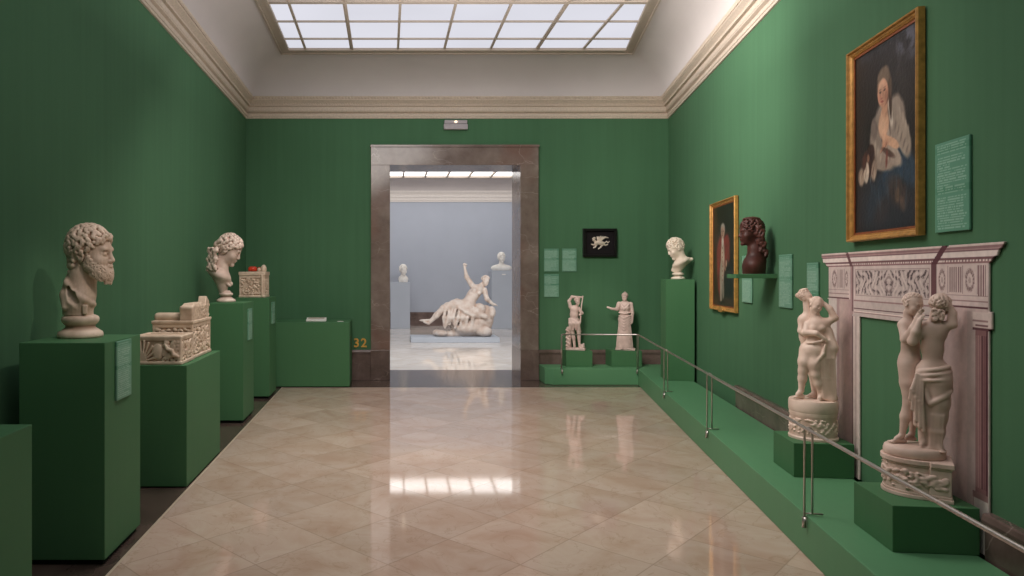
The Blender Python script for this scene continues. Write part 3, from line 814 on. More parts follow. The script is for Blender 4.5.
# ---------------- bearded head
def bust_bearded():
    loc, rz, cs, u = view(80.5, 0, 3.88, 1.151)
    t = thing('marble_bust','bearded curly-haired male marble head in profile on the nearest tall pedestal','bust',loc,rz)
    MB().lathe([(.118,0),(.121,.012),(.117,.03),(.098,.042),(.080,.055),(.077,.066),(.090,.078),(.098,.090),(.100,.104),(.095,.116),(.08,.124),(.06,.13)],n=48).build('socle', M['m_head'], t, True)
    S = Sculpt((-.17,-.18,.115),(.22,.18,.70),.0036)
    S.ell((-.012,0,.205),(.080,.088,.09),.03)
    S.cap((-.012,0,.20),(-.012,0,.13),.080,.080,.02)
    S.cap((.004,0,.40),(-.008,0,.24),.060,.072,.05)
    # cloak over the shoulders with its dark fold
    S.chain([(-.058,.03,.350),(-.070,-.03,.305),(-.042,-.074,.255),(.020,-.082,.212),(.060,-.052,.19),(.072,.0,.182)],[.012,.014,.014,.012,.010,.009],.018)
    S.chain([(-.070,.0,.31),(-.084,-.02,.24),(-.080,-.05,.17)],[.014,.018,.014],.02)
    S.chain([(-.062,-.055,.275),(-.05,-.088,.222),(-.012,-.098,.172)],[.010,.020,.010],.012,op='s')
    S.chain([(-.056,-.045,.28),(-.045,-.08,.24),(-.02,-.088,.20)],[.010,.018,.010],.012,op='s')
    S.box((.022,-.084,.158),(.013,.012,.026),.006,.008)
    R = rotm(0,-1*D2R,0) @ rotm(0,0,64*D2R)
    head(S, (.054,0,.318), R, .312)
    rs = random.Random(4)
    hair_cap(S, 620, .038, .035, .54, .02, 3, .016)
    for q in range(46):      # fringe
        a=rs.uniform(-.9,.9); S.ell((math.sin(a)*.33,.03-math.cos(a)*.385,.80-abs(a)*.12+rs.uniform(-.05,.05)),rs.uniform(.028,.042),.012)
    for q in range(40):      # nape
        a=rs.uniform(-1.1,1.1); S.ell((math.sin(a)*.30,.03+math.cos(a)*.33,rs.uniform(.05,.42)),rs.uniform(.036,.05),.02)
    # full beard, curled
    for a in range(-14,15):
        th=a/14*1.65; S.ell((math.sin(th)*.225,-.09-math.cos(th)*.225,.07+.13*abs(th)),(.07,.07,.12),.05)
    for i in range(330):
        th=rs.uniform(-1,1)*1.85; z=rs.uniform(-.07,.22)
        if abs(th)<.5 and z>.15: continue
        zz=z+max(0,abs(th)-.5)*.17; rad=.285-.35*max(0,.04-z)
        p=(math.sin(th)*rad*1.0,-.09-math.cos(th)*rad*.98,zz); r=rs.uniform(.022,.034)
        S.ell(p,r,.012); S.ell((p[0]*1.1,-.10+(p[1]+.10)*1.12,p[2]-.005),r*.4,.008,op='s')
    for sx in (-1,1):
        S.chain([(0,-.365,.275),(sx*.06,-.355,.262),(sx*.12,-.30,.20)],[.018,.026,.028],.02)
        for q in range(14): S.ell((sx*(.285-.003*q+rs.uniform(-.015,.015)),-.06-.009*q+rs.uniform(-.02,.02),.50-.026*q),rs.uniform(.025,.036),.012)
    S.noise(.0003, 90, 3)
    S.build('head_and_neck', M['m_head'], t, cut_z=.125)
bust_bearded()

# ---------------- female bust with long locks
def bust_female():
    loc, rz, cs, u = view(226, 0, 7.25, 1.217)
    t = thing('marble_bust','marble bust of a woman with waved hair and falling locks, looking down to the right','bust',loc,rz)
    MB().lathe([(.098,0),(.102,.012),(.096,.026),(.072,.040),(.055,.056),(.054,.062),(.070,.070),(.075,.080),(.070,.092),(.052,.098),(.04,.12)],n=40).build('socle', M['m_fem'], t, True)
    S = Sculpt((-.28,-.17,.08),(.24,.17,.78),.0048)
    S.cap((-.03,0,.46),(-.045,0,.30),.058,.072,.05)
    S.ell((-.055,0,.278),(.115,.12,.070),.03, rot=rotm(0,28*D2R,0))
    S.chain([(-.165,.0,.335),(-.07,-.01,.268),(.045,-.0,.190)],[.034,.062,.026],.02)
    S.cap((-.04,0,.22),(-.03,0,.10),.075,.042,.03)
    S.cap((-.15,-.03,.34),(.04,-.05,.17),.016,.014,.014); S.cap((-.11,-.05,.37),(-.02,-.09,.25),.012,.012,.01,op='s')
    R = rotm(0,24*D2R,0) @ rotm(0,0,80*D2R)
    head(S, (-.03,0,.405), R, .315, nose=1.0)
    hair_cap(S, 240, .055, .05, .55, .22, 8, .03, wave=True)
    rs = random.Random(5)
    for q in range(70):    # waves framing the face
        a = rs.uniform(-1,1)*1.9; 
        S.ell((math.sin(a)*.33,.02-math.cos(a)*.345,.80-abs(a)*.17+rs.uniform(-.05,.05)),(rs.uniform(.05,.07),.05,.03),.02,rot=rotm(0,rs.uniform(-.6,.6),a))
    S.ell((0,.44,.50),(.14,.12,.14),.04)
    S.frame()
    for q,(x0,y0) in enumerate(((-.13,-.05),(-.15,.0),(-.11,-.085),(-.14,.05),(-.165,-.03),(-.12,-.07),(-.145,-.055),(-.10,-.095))):
        pts=[]; 
        for i in range(9): pts.append((x0-.002*i+.014*math.sin(i*1.7+q), y0+.012*math.cos(i*1.9+q), .56-.028*i))
        S.chain(pts,[.015+.003*math.sin(i*2.1) for i in range(9)],.012)
    S.build('head_and_chest', M['m_fem'], t, cut_z=.098)
bust_female()

def bust_small():
    loc, rz, cs, u = view(678, 0, 8.45, 1.448)
    t = thing('marble_bust','small clean marble bust with curled hair, looking down to the left','bust',loc,rz)
    MB().lathe([(.078,0),(.082,.01),(.078,.022),(.055,.032),(.045,.042),(.046,.046),(.066,.052),(.07,.062),(.064,.074),(.045,.08),(.03,.10)],n=36).build('socle', M['m_white'], t, True)
    S = Sculpt((-.18,-.16,.06),(.22,.16,.58),.0046)
    S.cap((.02,0,.33),(.03,0,.22),.05,.06,.04)
    S.ell((.035,0,.205),(.11,.095,.050),.03, rot=rotm(0,-30*D2R,0))
    S.chain([(.150,0,.245),(.04,0,.195),(-.050,0,.115)],[.022,.052,.028],.02)
    S.cap((.01,0,.16),(.0,0,.08),.06,.036,.03)
    R = rotm(0,-22*D2R,0) @ rotm(0,0,-76*D2R)
    head(S, (.022,0,.262), R, .250)
    hair_cap(S, 330, .045, .045, .56, .15, 2, .012)
    S.frame(); S.build('head_and_chest', M['m_white'], t, cut_z=.08)
bust_small()

def bust_dark():
    Y = 5.84
    loc, rz, cs, u = view(752, 0, Y, 1.509)
    t = thing('terracotta_bust','dark red-brown terracotta bust with long curls on the green wall shelf','bust',loc,rz)
    S = Sculpt((-.14,-.15,-.01),(.17,.15,.54),.0042)
    S.cap((.008,0,.30),(.022,0,.19),.044,.048,.04)
    S.cap((.026,0,.20),(.012,0,-.02),.052,.090,.03); S.ell((.014,0,.07),(.085,.125,.085),.04); S.cap((.055,0,.30),(.062,0,.12),.040,.042,.03)
    R = rotm(0,0,-72*D2R)
    head(S, (-.006,0,.238), R, .232)
    hair_cap(S, 420, .042, .05, .55, .15, 6, .014)
    S.ell((0,.0,.99),(.24,.3,.06),.05)
    S.frame(); rs = random.Random(9)
    for q in range(11):
        x0 = .036+.034*(q/10.); y0 = -.075+.15*(q%5)/4; n=11 if q<7 else 13
        pts=[(x0+.008*math.sin(i*1.6+q)+.0028*i, y0+.01*math.cos(i*1.5+q), .40-.021*i) for i in range(n)]
        S.chain(pts,[.014+.005*math.sin(i*2.2+q) for i in range(n)],.005)
    S.build('head_and_chest', M['terra'], t, cut_z=0.0)
bust_dark()

# ---------------- the nearer marble pair
def pair_near():
    Y = 3.36; loc, rz, cs, u = view(917, 0, Y, .4405)
    def J(px, py, dy=0.0): return np.array([(px-917)*u*cs, dy, (492.7-py)*u])
    t = thing('marble_pair','cream marble pair embracing on a drum, right one seen from behind, nearest the viewer','statue',loc,rz)
    # drum: rounded to the left, cut straight at its right end
    fp = [(.125,.075),(.08,.115)] + [(-.0+.135*math.cos(a*D2R)-.005, .128*math.sin(a*D2R)) for a in range(100,300,8)] + [(.05,-.132),(.132,-.128)]
    dm = MB()
    def pl(sx, z0, z1): dm.prism([(p[0]*sx,p[1]*sx) for p in fp], z0, z1)
    pl(1.03,0,.018); pl(.99,.018,.03); pl(.965,.03,.15); pl(1.0,.15,.16); pl(1.045,.16,.182)
    d = dm.build('drum_base', M['m_group2'], t, bev=.003)
    S = Sculpt((-.17,-.17,.02),(.16,.10,.16),.0038); rs = random.Random(2)
    for i in range(150):
        a = rs.uniform(175,300)*D2R; z = rs.uniform(.055,.125) if rs.random()<.7 else rs.uniform(.045,.14)
        p=(-.005+.1275*math.cos(a), .1225*math.sin(a), z); S.ell(p,(rs.uniform(.006,.012),)*2+(rs.uniform(.004,.009),),.006)
    for i in range(50):
        S.ell((rs.uniform(.02,.11),-.1245,rs.uniform(.06,.12)),(.012,.008,.007),.006)
    S.build('drum_relief', M['m_group2'], d)
    MB().lathe([(.118,.18),(.124,.188),(.124,.208),(.119,.224),(.112,.229)],c=(-.012,0,0),n=56,sx=1.0,sy=.95).build('plinth_disc', M['m_group2'], t, True)
    S = Sculpt((-.17,-.16,.20),(.18,.15,1.02),.0036)
    k=.018; r=lambda p: p*u*.86
    # left figure, turned towards the other
    dL=.028
    head(S, J(909,316,dL-.005), rotm(0,14*D2R,0)@rotm(0,0,55*D2R), .112, neck=False)
    for x,y,z in hair_points(260,4):
        if z>-.25 and not (y<-.15 and z<.62): S.ell((x*.33,.03+y*.39,.63+z*.39),.036,.02)
    S.frame()
    S0=S; S=S0.clone()
    S.cap(J(907.5,313,dL), J(909,324,dL), r(4.6), r(5.6), .015)
    S.ell(J(911,332,dL), (r(10),r(8.5),r(12)), k); S.ell(J(910.5,346,dL),(r(8.4),r(7),r(11)),k); S.ell(J(909.5,361,dL),(r(11),r(9),r(12)),k)
    S.cap(J(911,330,dL),J(910,362,dL),r(7.5),r(8.5),.02)
    S.chain([J(907.5,366,dL-.005),J(908.5,384,dL-.015),J(909,403,dL-.02),J(905.5,418,dL-.015),J(902,437,dL-.01)],[r(10),r(8.6),r(5.8),r(5.5),r(3.0)],.012)
    foot(S, J(901.5,438,dL-.01), J(891.5,443.5,dL-.045), r(3.4))
    S.chain([J(914,368,dL+.01),J(915,385,dL+.02),J(916,404,dL+.03),J(914,420,dL+.035),J(912,436,dL+.04)],[r(8),r(7),r(5),r(4.8),r(3)],.012)
    foot(S, J(912,437,dL+.04), J(903,442,dL+.015), r(3.1))
    S.ell(J(903.5,325,dL-.01),(r(6),r(5.5),r(6)),k)
    S.chain([J(903,326,dL-.015),J(905,340,dL-.05),J(913,328,dL-.075),J(919,313.5,dL-.075)],[r(5.4),r(4.6),r(3.8),r(2.6)],.010)
    hand(S, J(919,314,dL-.075),(.5,-.1,.8),(-.7,-.3,.3),.036)
    S=S0.merge(S,.010,3)
    # right figure, seen from behind
    dR=-.012
    head(S, J(936,317,dR), rotm(0,12*D2R,0)@rotm(0,0,150*D2R), .115, neck=False)
    for x,y,z in hair_points(300,7):
        if z>-.35 and not (y<-.45 and z<.5): S.ell((x*.335,.04+y*.39,.62+z*.385),.034,.045)
    S.chain([(-.30,-.18,.80),(0,-.02,1.03),(.30,.1,.86)],[.035,.045,.035],.02)
    S.frame(); rs = random.Random(8)
    for i in range(46):
        p = J(937+rs.uniform(-5.5,5.5), 314+rs.uniform(-5,5), dR-.036+rs.uniform(-.006,.006)); S.ell(p, r(1.9), .004); S.ell(p+np.array([0,-r(1.8),0]), r(.8), .003, op='s')
    S0=S; S=S0.clone()
    S.cap(J(935,312,dR), J(934,324,dR), r(5), r(6), .015)
    S.cap(J(933.5,328,dR),J(932,362,dR),r(8.5),r(9),.02)
    S.ell(J(933.5,332,dR),(r(12.5),r(8.5),r(13)),k); S.ell(J(932,347,dR),(r(10.6),r(8),r(14)),k)
    for sx in (-1,1): S.ell(J(933.5+sx*6.5,329,dR-.012),(r(5.5),r(5),r(7.5)),.02)
    S.cap(J(933.5,327,dR-.060),J(932,354,dR-.054),.003,.003,.014,op='s')
    S.ell(J(933.5,370,dR),(r(16.5),r(11),r(14)),.02)
    for sx in (-1,1): S.ell(J(934.5+sx*7,376,dR-.018),(r(9.6),r(9.5),r(12)),.016)
    S.chain([J(937.5,382,dR-.005),J(938,400,dR-.008),J(938,414,dR-.006),J(937,430,dR),J(936,443,dR+.0)],[r(13.2),r(10.4),r(8),r(6.6),r(4.6)],.016)
    S.chain([J(925,384,dR-.005),J(923,402,dR-.012),J(923,418,dR-.010),J(923,440,dR-.01)],[r(9),r(6.8),r(5.6),r(4.4)],.016)
    S.cap(J(936,400,dR),J(930,440,dR+.01),r(9),r(7),.03)
    foot(S, J(924,439,dR-.015), J(919,446,dR-.04), r(3.3)); foot(S, J(936,441,dR-.01), J(941.5,446.5,dR-.045), r(3.4))
    S.cap(J(922,447,dR-.030),J(943,447,dR-.02),r(3.0),r(3.4),.012)
    # raised arm folded behind the head
    S.ell(J(943,326,dR),(r(6),r(5.5),r(5.5)),k)
    S.chain([J(943,326,dR),J(951,323,dR-.01),J(951.5,312,dR-.005),J(945,300,dR-.01)],[r(5.6),r(5.1),r(4.3),r(3.2)],.008)
    hand(S, J(945,300,dR-.012),(-.9,-.25,.35),(0,0,1),.036)
    # the other arm round the neighbour
    S.ell(J(923,327,dR),(r(6),r(5.5),r(6)),k)
    S.chain([J(922.5,329,dR-.01),J(912.5,341,dR-.04),J(915.5,331,dR-.055),J(920,319,dR-.05)],[r(5.6),r(4.8),r(4.0),r(2.8)],.010)
    hand(S, J(920,319,dR-.05),(.4,.2,.9),(.7,-.4,0),.036)
    S=S0.merge(S,.008,3)
    # drapery: thin roll round the hips, hanging folds, loop over the thigh
    def ringpts(cx,cy,rx_,ry_,a0,a1,y0,y1,n=14):
        out=[]
        for i in range(n+1):
            f=i/n; a=(a0+(a1-a0)*f)*D2R; p=J(cx,y0+(y1-y0)*f,dR); out.append(p+np.array([rx_*math.cos(a),ry_*math.sin(a),0]))
        return out
    S.chain(ringpts(933,0,r(14.6),r(12.4),195,345,371,364),[r(1.25)]*15,.012)
    S.chain(ringpts(933,0,r(15.6),r(13.6),205,350,375,369),[r(.8)]*15,.012)
    S.chain(ringpts(933,0,r(16.2),r(14.6),215,330,379,376),[r(.55)]*15,.012)
    S.chain(ringpts(935,0,r(14.2),r(12.5),352,250,385,401),[r(.9+.5*math.sin(PI*i/14)) for i in range(15)],.014)
    S.chain(ringpts(934,0,r(12.5),r(12.5),250,225,401,385,6),[r(1.2-.1*i) for i in range(7)],.014)
    S.chain([J(919,372,dR-.030),J(918,392,dR-.038),J(918,422,dR-.030)],[r(3.0),r(4.2),r(4.6)],.012)
    for i,(a,b,rr) in enumerate((((916,372),(912.5,408),1.5),((918,373),(916,418),1.7),((920.5,374),(920,424),1.8),((923,375),(923.5,428),1.6),((914.5,378),(910,398),1.4))):
        S.chain([J(a[0],a[1],dR-.05),J((a[0]+b[0])/2-1.0,(a[1]+b[1])/2,dR-.060),J(b[0],b[1],dR-.052)],[r(rr*.7),r(rr),r(rr*1.2)],.006)
    for i in range(4):
        x=931+3.6*i; S.chain([J(x+1,412,dR-.044+.003*abs(i-1.5)),J(x,428,dR-.036+.002*abs(i-1.5)),J(x-.8,444,dR-.030)],[r(.3),r(.8),r(1.1)],.016)
    S.build('figures', M['m_group2'], t)
pair_near()

# ---------------- the farther marble pair
def pair_far():
    Y = 4.50; loc, rz, cs, u = view(813, 0, Y, .4405)
    def J(px, py, dy=0.0): return np.array([(px-813)*u*cs, dy, (437.3-py)*u])
    t = thing('marble_pair','warm marble pair leaning on each other on a round drum, left of the fireplace board','statue',loc,rz)
    R0=.138
    d = MB().lathe([(R0*1.02,0),(R0*1.03,.014),(R0*.975,.024),(R0*.965,.15),(R0*.99,.158),(R0*.99,.176)],n=56).build('drum_base', M['m_group'], t, True); auto_smooth(d)
    S = Sculpt((-.16,-.16,.02),(.16,.05,.17),.0042); rs = random.Random(12)
    for i in range(150):
        a = rs.uniform(180,360)*D2R; z = rs.uniform(.045,.135)
        S.ell((.1305*math.cos(a),.1305*math.sin(a),z),(rs.uniform(.006,.012),rs.uniform(.006,.011),rs.uniform(.005,.010)),.006)
    S.build('drum_relief', M['m_group'], d)
    dd = MB().lathe([(R0*.99,.176),(R0*1.015,.182),(R0*1.02,.236),(R0*.99,.250)],n=56).build('plinth_disc', M['m_group'], t, True); auto_smooth(dd)
    S = Sculpt((-.17,-.15,.22),(.17,.14,1.06),.0040)
    k=.02; r=lambda p: p*u*.9
    dB=.03; dF=-.02
    # rear figure, head tilted back
    head(S, J(808,305,dB), rotm(0,-16*D2R,0)@rotm(0,0,75*D2R), .104, neck=False)
    for x,y,z in hair_points(260,14):
        if z>-.2 and not (y<-.2 and z<.55): S.ell((x*.34,.03+y*.39,.63+z*.39),.038,.02)
    S.ell((.05,.40,.72),.15,.03); S.ell((0,-.02,1.0),(.22,.25,.08),.05)
    S.frame()
    S0=S; S=S0.clone()
    S.cap(J(807,303,dB), J(808.5,314,dB), r(4.2), r(5), .015)
    S.ell(J(808,322,dB),(r(9.5),r(7),r(10)),k); S.ell(J(807,336,dB),(r(8.2),r(6.5),r(12)),k); S.ell(J(808.5,350,dB),(r(9),r(7),r(9)),k)
    S.ell(J(802.8,320,dB-.005),(r(4.8),r(4.5),r(5)),k)
    S.chain([J(802.5,321,dB-.01),J(801,331,dB-.03),J(808,336,dB-.07)],[r(4.2),r(3.5),r(2.4)],.010)
    S=S0.merge(S,.010,2)
    # front figure
    head(S, J(812.5,312.5,dF), rotm(0,20*D2R,0)@rotm(0,0,40*D2R), .108, neck=False)
    for x,y,z in hair_points(260,15):
        if z>-.15 and not (y<-.2 and z<.62): S.ell((x*.33,.03+y*.385,.63+z*.385),.034,.03)
    S.ell((0,.42,.55),.12,.03)
    S.frame()
    S0=S; S=S0.clone()
    S.cap(J(814,309,dF), J(816,321,dF), r(4.3), r(5.2), .015)
    S.cap(J(817,324,dF),J(815,348,dF),r(7.2),r(8),.02)
    S.ell(J(817.5,326,dF),(r(10.5),r(7.5),r(10)),k); S.ell(J(816.5,339,dF),(r(8.8),r(7),r(11)),k); S.ell(J(815,349,dF),(r(13),r(8.8),r(11)),k)
    for sx in (-1,1): S.ell(J(817.5+sx*4.4,327,dF-.036),(r(3.2),r(2.8),r(3.2)),.012)
    S.ell(J(814,349,dF-.045),(r(7),r(4),r(6)),.03)
    # raised arm, elbow out to the right, hand behind the head
    S.ell(J(826,321.5,dF),(r(4.6),r(4.6),r(4.6)),k)
    S.chain([J(826,322,dF),J(834.5,317,dF-.005),J(829.5,308,dF-.002),J(823,302.5,dF+.0)],[r(4.3),r(3.6),r(3.1),r(2.3)],.008)
    hand(S, J(823,302.5,dF),(-.9,.1,.25),(0,0,1),.034)
    # arm across the belly gathering the drapery
    S.chain([J(807.5,324,dF-.005),J(805.5,332,dF-.035),J(816,332,dF-.070),J(824,337,dF-.060)],[r(3.9),r(3.4),r(2.8),r(2.1)],.010)
    hand(S, J(824,337,dF-.06),(.75,.2,-.6),(.5,0,.8),.032)
    # legs
    S.chain([J(808,350,dF-.005),J(805,361,dF-.025),J(803,370,dF-.025),J(802.5,378,dF-.018),J(801,391,dF-.01)],[r(8.8),r(6.8),r(4.6),r(4.4),r(2.6)],.014)
    foot(S, J(801,391,dF-.01), J(795,396.5,dF-.045), r(3.1))
    S.chain([J(816,351,dF-.008),J(814,363,dF-.035),J(815.5,373,dF-.04),J(818,382,dF-.03),J(820.5,393,dF-.015)],[r(8.8),r(6.8),r(4.6),r(4.3),r(2.7)],.014)
    foot(S, J(821,393,dF-.015), J(818,399.5,dF-.055), r(3.1))
    S.chain([J(812,356,dB),J(813,374,dB+.01),J(815,394,dB+.01)],[r(7),r(4.6),r(3)],.012)
    foot(S, J(815,394,dB+.01), J(808,396.5,dB-.02), r(3))
    # drapery falling down the right side
    DRP=1
    S.chain([J(828,330,dF),J(831,346,dF-.005),J(829,364,dF),J(829,380,dF),J(831,396,dF)],[r(4.4),r(6.2),r(4.8),r(4.0),r(4.6)],.02)
    S=S0.merge(S,.008,2)
    for i in range(8):
        x=821.5+1.7*i; S.chain([J(x+1,338+abs(i-4),dF-.045+.003*i),J(x-.6+.5*math.sin(i*2),356,dF-.052+.003*i),J(x+.8*math.sin(i),376,dF-.040+.003*i),J(x+1.4,396,dF-.03+.003*i)],[r(.8),r(1.6),r(1.7),r(1.6)],.006)
    S.chain([J(806,342,dF-.05),J(813,341.5,dF-.066),J(822,339,dF-.068)],[r(.8),r(1.0),r(1.2)],.010)
    S.chain([J(809,357,dF-.05),J(816,361,dF-.066),J(823,352,dF-.064),J(825,343,dF-.06)],[r(.6),r(1.1),r(1.3),r(1.2)],.012)
    S.chain([J(829,397,dF),J(834,396,dF+.02)],[r(4.2),r(3.8)],.02)
    S.build('figures', M['m_group'], t)
pair_far()

# ---------------- the two statuettes by the far wall
def statue_flute():
    Y=9.70; loc, rz, cs, u = view(576, 0, Y, .4485)
    def J(px, py, dy=0.0): return np.array([(px-576)*u*cs, dy, (349.8-py)*u])
    t = thing('marble_statue','rosy marble youth with arms raised round a long flute beside a tree stump','statue',loc,rz)
    b = MB().prism([(-.14,-.08),(.12,-.10),(.135,.03),(.12,.09),(-.14,.09)],0,.028).build('plinth', M['m_pink'], t, bev=.006)
    S = Sculpt((-.19,-.13,.015),(.17,.12,.80),.0046); k=.02; r=lambda p:p*u*.95
    head(S, J(577.5,304.8,-.02), rotm(15*D2R,0,0)@rotm(0,0,25*D2R), .105, neck=True)
    for x,y,z in hair_points(110,24):
        if z>-.2 and not (y<-.2 and z<.55): S.ell((x*.37,.07+y*.47,.64+z*.42),.065,.02)
    S.frame(); S0=S; S=S0.clone()
    S.ell(J(574.2,314,0),(r(4.2),r(3.2),r(8)),k)
    S.ell(J(574.5,309,0),(r(4.6),r(3.4),r(4)),k); S.ell(J(574,315,0),(r(3.9),r(3),r(4.2)),k); S.ell(J(574,320,0),(r(4.4),r(3.6),r(3.6)),k)
    S.chain([J(570.5,307,0),J(569,301,-.01),J(572,296.8,-.02),J(580,297,-.03)],[r(2.0),r(1.6),r(1.5),r(1.1)],.012)
    hand(S, J(580,297,-.03),(1,0,-.1),(0,0,1),.045)
    S.chain([J(578.5,308,0),J(582,313,-.02),J(579.5,314.5,-.05)],[r(1.8),r(1.5),r(1.1)],.012)
    hand(S, J(579.5,314.5,-.05),(.7,-.4,.1),(0,0,1),.04)
    S=S0.merge(S,.012,2)
    S.chain([J(582.8,296,-.035),J(581.5,305,-.045),J(580.3,322,-.05)],[r(.65),r(.6),r(.8)],.004)
    # goat skin over the hips
    for i in range(7):
        S.chain([J(569.5+.4*i,319,-.03),J(570+1.5*i,323+.6*math.sin(i*2),-.055),J(570.5+1.4*i,328+1.5*math.cos(i*3),-.045)],[r(1.1),r(1.5),r(1)],.012)
    S0=S; S=S0.clone()
    S.chain([J(572,321,0),J(572,331,-.01),J(573.8,338,0),J(574.5,346,.005)],[r(3.2),r(2.2),r(1.8),r(1.2)],.01); foot(S,J(574.5,346.5,.005),J(573.6,348,-.05),r(1.4))
    S.chain([J(576.5,321,0),J(578.8,331,-.015),J(579,338,-.005),J(579.6,345.5,.01)],[r(3.2),r(2.2),r(1.8),r(1.2)],.01); foot(S,J(579.6,346.5,.01),J(581,348,-.045),r(1.4))
    S.chain([J(568.8,349,.03),J(568.6,338,.03),J(568.4,329,.03)],[r(3.0),r(2.5),r(2.3)],.02)
    for i in range(14): S.ell(J(566.2+i%3*1.6,330+1.3*i,.0-.01*(i%2)),r(1.0),.012)
    S.ell(J(582.5,346.5,-.01),(r(2.4),r(2.4),r(2.8)),.02); S.ell(J(583.6,343.8,-.02),r(1.1),.01)
    S=S0.merge(S,.02,1)
    S.build('figure', M['m_pink'], t)
statue_flute()

def statue_helmet():
    Y=9.70; loc, rz, cs, u = view(625.5, 0, Y, .4485)
    def J(px, py, dy=0.0): return np.array([(px-625.5)*u*cs, dy, (349.8-py)*u])
    t = thing('marble_statue','rosy marble woman in a helmet and long belted robe, one hand held out','statue',loc,rz)
    MB().prism([(-.135,-.09),(.125,-.10),(.135,.05),(.12,.09),(-.13,.09)],0,.024).build('plinth', M['m_pink'], t, bev=.006)
    S = Sculpt((-.29,-.14,.012),(.17,.13,.87),.0048); k=.02; r=lambda p:p*u*.95
    head(S, J(624.8,301.2,-.01), rotm(0,0,-12*D2R), .118)
    S.ell((0,.08,.70),(.38,.46,.36),.02); S.ell((0,.1,1.0),(.12,.36,.14),.06); S.ell((0,-.32,.80),(.24,.12,.06),.04)
    S.frame(); S0=S; S=S0.clone()
    S.cap(J(624.8,300,0),J(624.8,304,0),r(2),r(2.4),k); S.ell(J(624.8,304.5,0),(r(6.8),r(3.6),r(3.4)),k)
    S.ell(J(624.8,307,0),(r(5.8),r(4),r(6)),k); S.ell(J(624.5,312,-.005),(r(5.2),r(3.8),r(5)),k); S.ell(J(624.5,319,0),(r(6.4),r(4.6),r(5)),k)
    for sx in (-1,1): S.ell(J(624.6+sx*2.4,308,-.045),(r(2),r(1.6),r(2)),.015)
    S.chain([J(624.5,320,0),J(624.6,333,0),J(624.6,348,0)],[r(6.2),r(6.3),r(7.4)],.02)
    S.chain([J(618.8,303.8,0),J(617,309.3,-.02),J(611.5,308.8,-.05),J(609.5,308,-.055)],[r(2.3),r(1.7),r(1.2),r(1.1)],.012)
    hand(S, J(609.8,308.2,-.055),(-.8,-.3,.35),(0,0,1),.05)
    S.chain([J(630.8,304,0),J(632.4,313,-.005),J(632,322,-.02)],[r(2.3),r(1.8),r(1.2)],.012)
    hand(S, J(632,321.5,-.02),(-.1,-.1,-1),(-.3,-1,0),.05)
    S=S0.merge(S,.012,2)
    # robe folds
    for i in range(13):
        x=617.8+1.13*i; yy=-.075*math.sqrt(max(.1,1-((x-624.6)/7.6)**2))
        S.chain([J(624.6+(x-624.6)*.86,326+2*math.sin(i),yy*.92),J(x,338,yy),J(624.6+(x-624.6)*1.12,348.5,yy*1.12)],[r(.5),r(1.0),r(1.2)],.005)
    for i in range(5): S.chain([J(619,315.5+2.2*i,-.03),J(624,318+2.8*i,-.078),J(630.5,315+2*i,-.035)],[r(.6),r(1.0),r(.7)],.008)
    S.chain([J(619,312.5,-.03),J(624.5,313.6,-.06),J(630,312.5,-.03)],[r(.8)]*3,.006)
    S.chain([J(620,303,-.04),J(624,309,-.065),J(629,304,-.045)],[r(.8),r(1),r(.8)],.008)
    foot(S,J(622.5,346.5,-.06),J(622,348.3,-.10),r(1.4)); foot(S,J(627.5,346.5,-.05),J(628,348.3,-.09),r(1.4))
    S.build('figure', M['m_pink'], t)
statue_helmet()

# ---------------- carved urns
def carved_urn(name, label, x0,x1,y0,y1,z0,h, kind, h_=.0046, mat='relief'):
    cx,cy=(x0+x1)/2,(y0+y1)/2; W=(x1-x0)/2; L=(y1-y0)/2
    t = thing(name,label,'urn',(cx,cy,z0),0,'carved marble urns')
    S = Sculpt((-W-.03,-L-.03,-.01),(W+.03,L+.03,h+.22),h_); rs=random.Random(len(label))
    S.box((0,0,h/2),(W,L,h/2),.006,.002)
    # sunk panels filled with carving on the front and on the right side
    S.box((0,-L,h*.46),(W-.022,.010,h*.37),.004,.004,op='s'); S.box((W,0,h*.46),(.010,L-.022,h*.37),.004,.004,op='s')
    if kind==0:
        for i in range(9):
            a=(14+i*17)*D2R; c=(-W*.62,-L+.004,h*.10); S.cap(c,(c[0]+math.cos(a)*W*.62,c[1],c[2]+math.sin(a)*h*.72),.004,.0085,.003)
        S.ell((W*.02,-L+.006,h*.45),(W*.24,.012,h*.28),.006)
        pts=[(W*.34,-L,h*.70),(W*.45,-L-.004,h*.55),(W*.62,-L-.004,h*.50),(W*.70,-L-.004,h*.36),(W*.86,-L,h*.30)]
        S.chain(pts,[.010,.014,.014,.016,.012],.006)
    n = int(90*(W/.16))
    for i in range(n):
        x=rs.uniform((.25 if kind==0 else -.85)*W,.88*W); S.ell((x,-L+.006,h*rs.uniform(.12,.80)),(rs.uniform(.006,.018),.009,rs.uniform(.006,.02)),.004,rot=rotm(0,rs.uniform(0,3),0))
    for i in range(int(130*(L/.16))):
        S.ell((W-.006,rs.uniform(-.88,.88)*L,h*rs.uniform(.12,.80)),(.009,rs.uniform(.006,.018),rs.uniform(.006,.02)),.004,rot=rotm(rs.uniform(0,3),0,0))
    S.box((0,0,.012),(W+.006,L+.006,.012),.004,.003)
    return t,S,W,L,rs
t,S,W,L,rs = carved_urn('marble_urn','low rectangular marble urn carved with a shell fan, in front on the wide pedestal',-1.80,-1.458,4.885,5.20,.863,.205,0)
S.box((0,0,.195),(W+.002,L+.002,.010),.003,.003); S.box((0,0,.208),(W-.03,L-.03,.012),.003,.003,op='s')
S.build('carved_chest', M['relief'], t)
t,S,W,L,rs = carved_urn('marble_urn','taller carved marble urn with a scrolled lid, behind the shell urn',-1.78,-1.47,5.23,5.75,.863,.285,1)
S.box((0,0,.278),(W+.006,L+.006,.012),.003,.003)
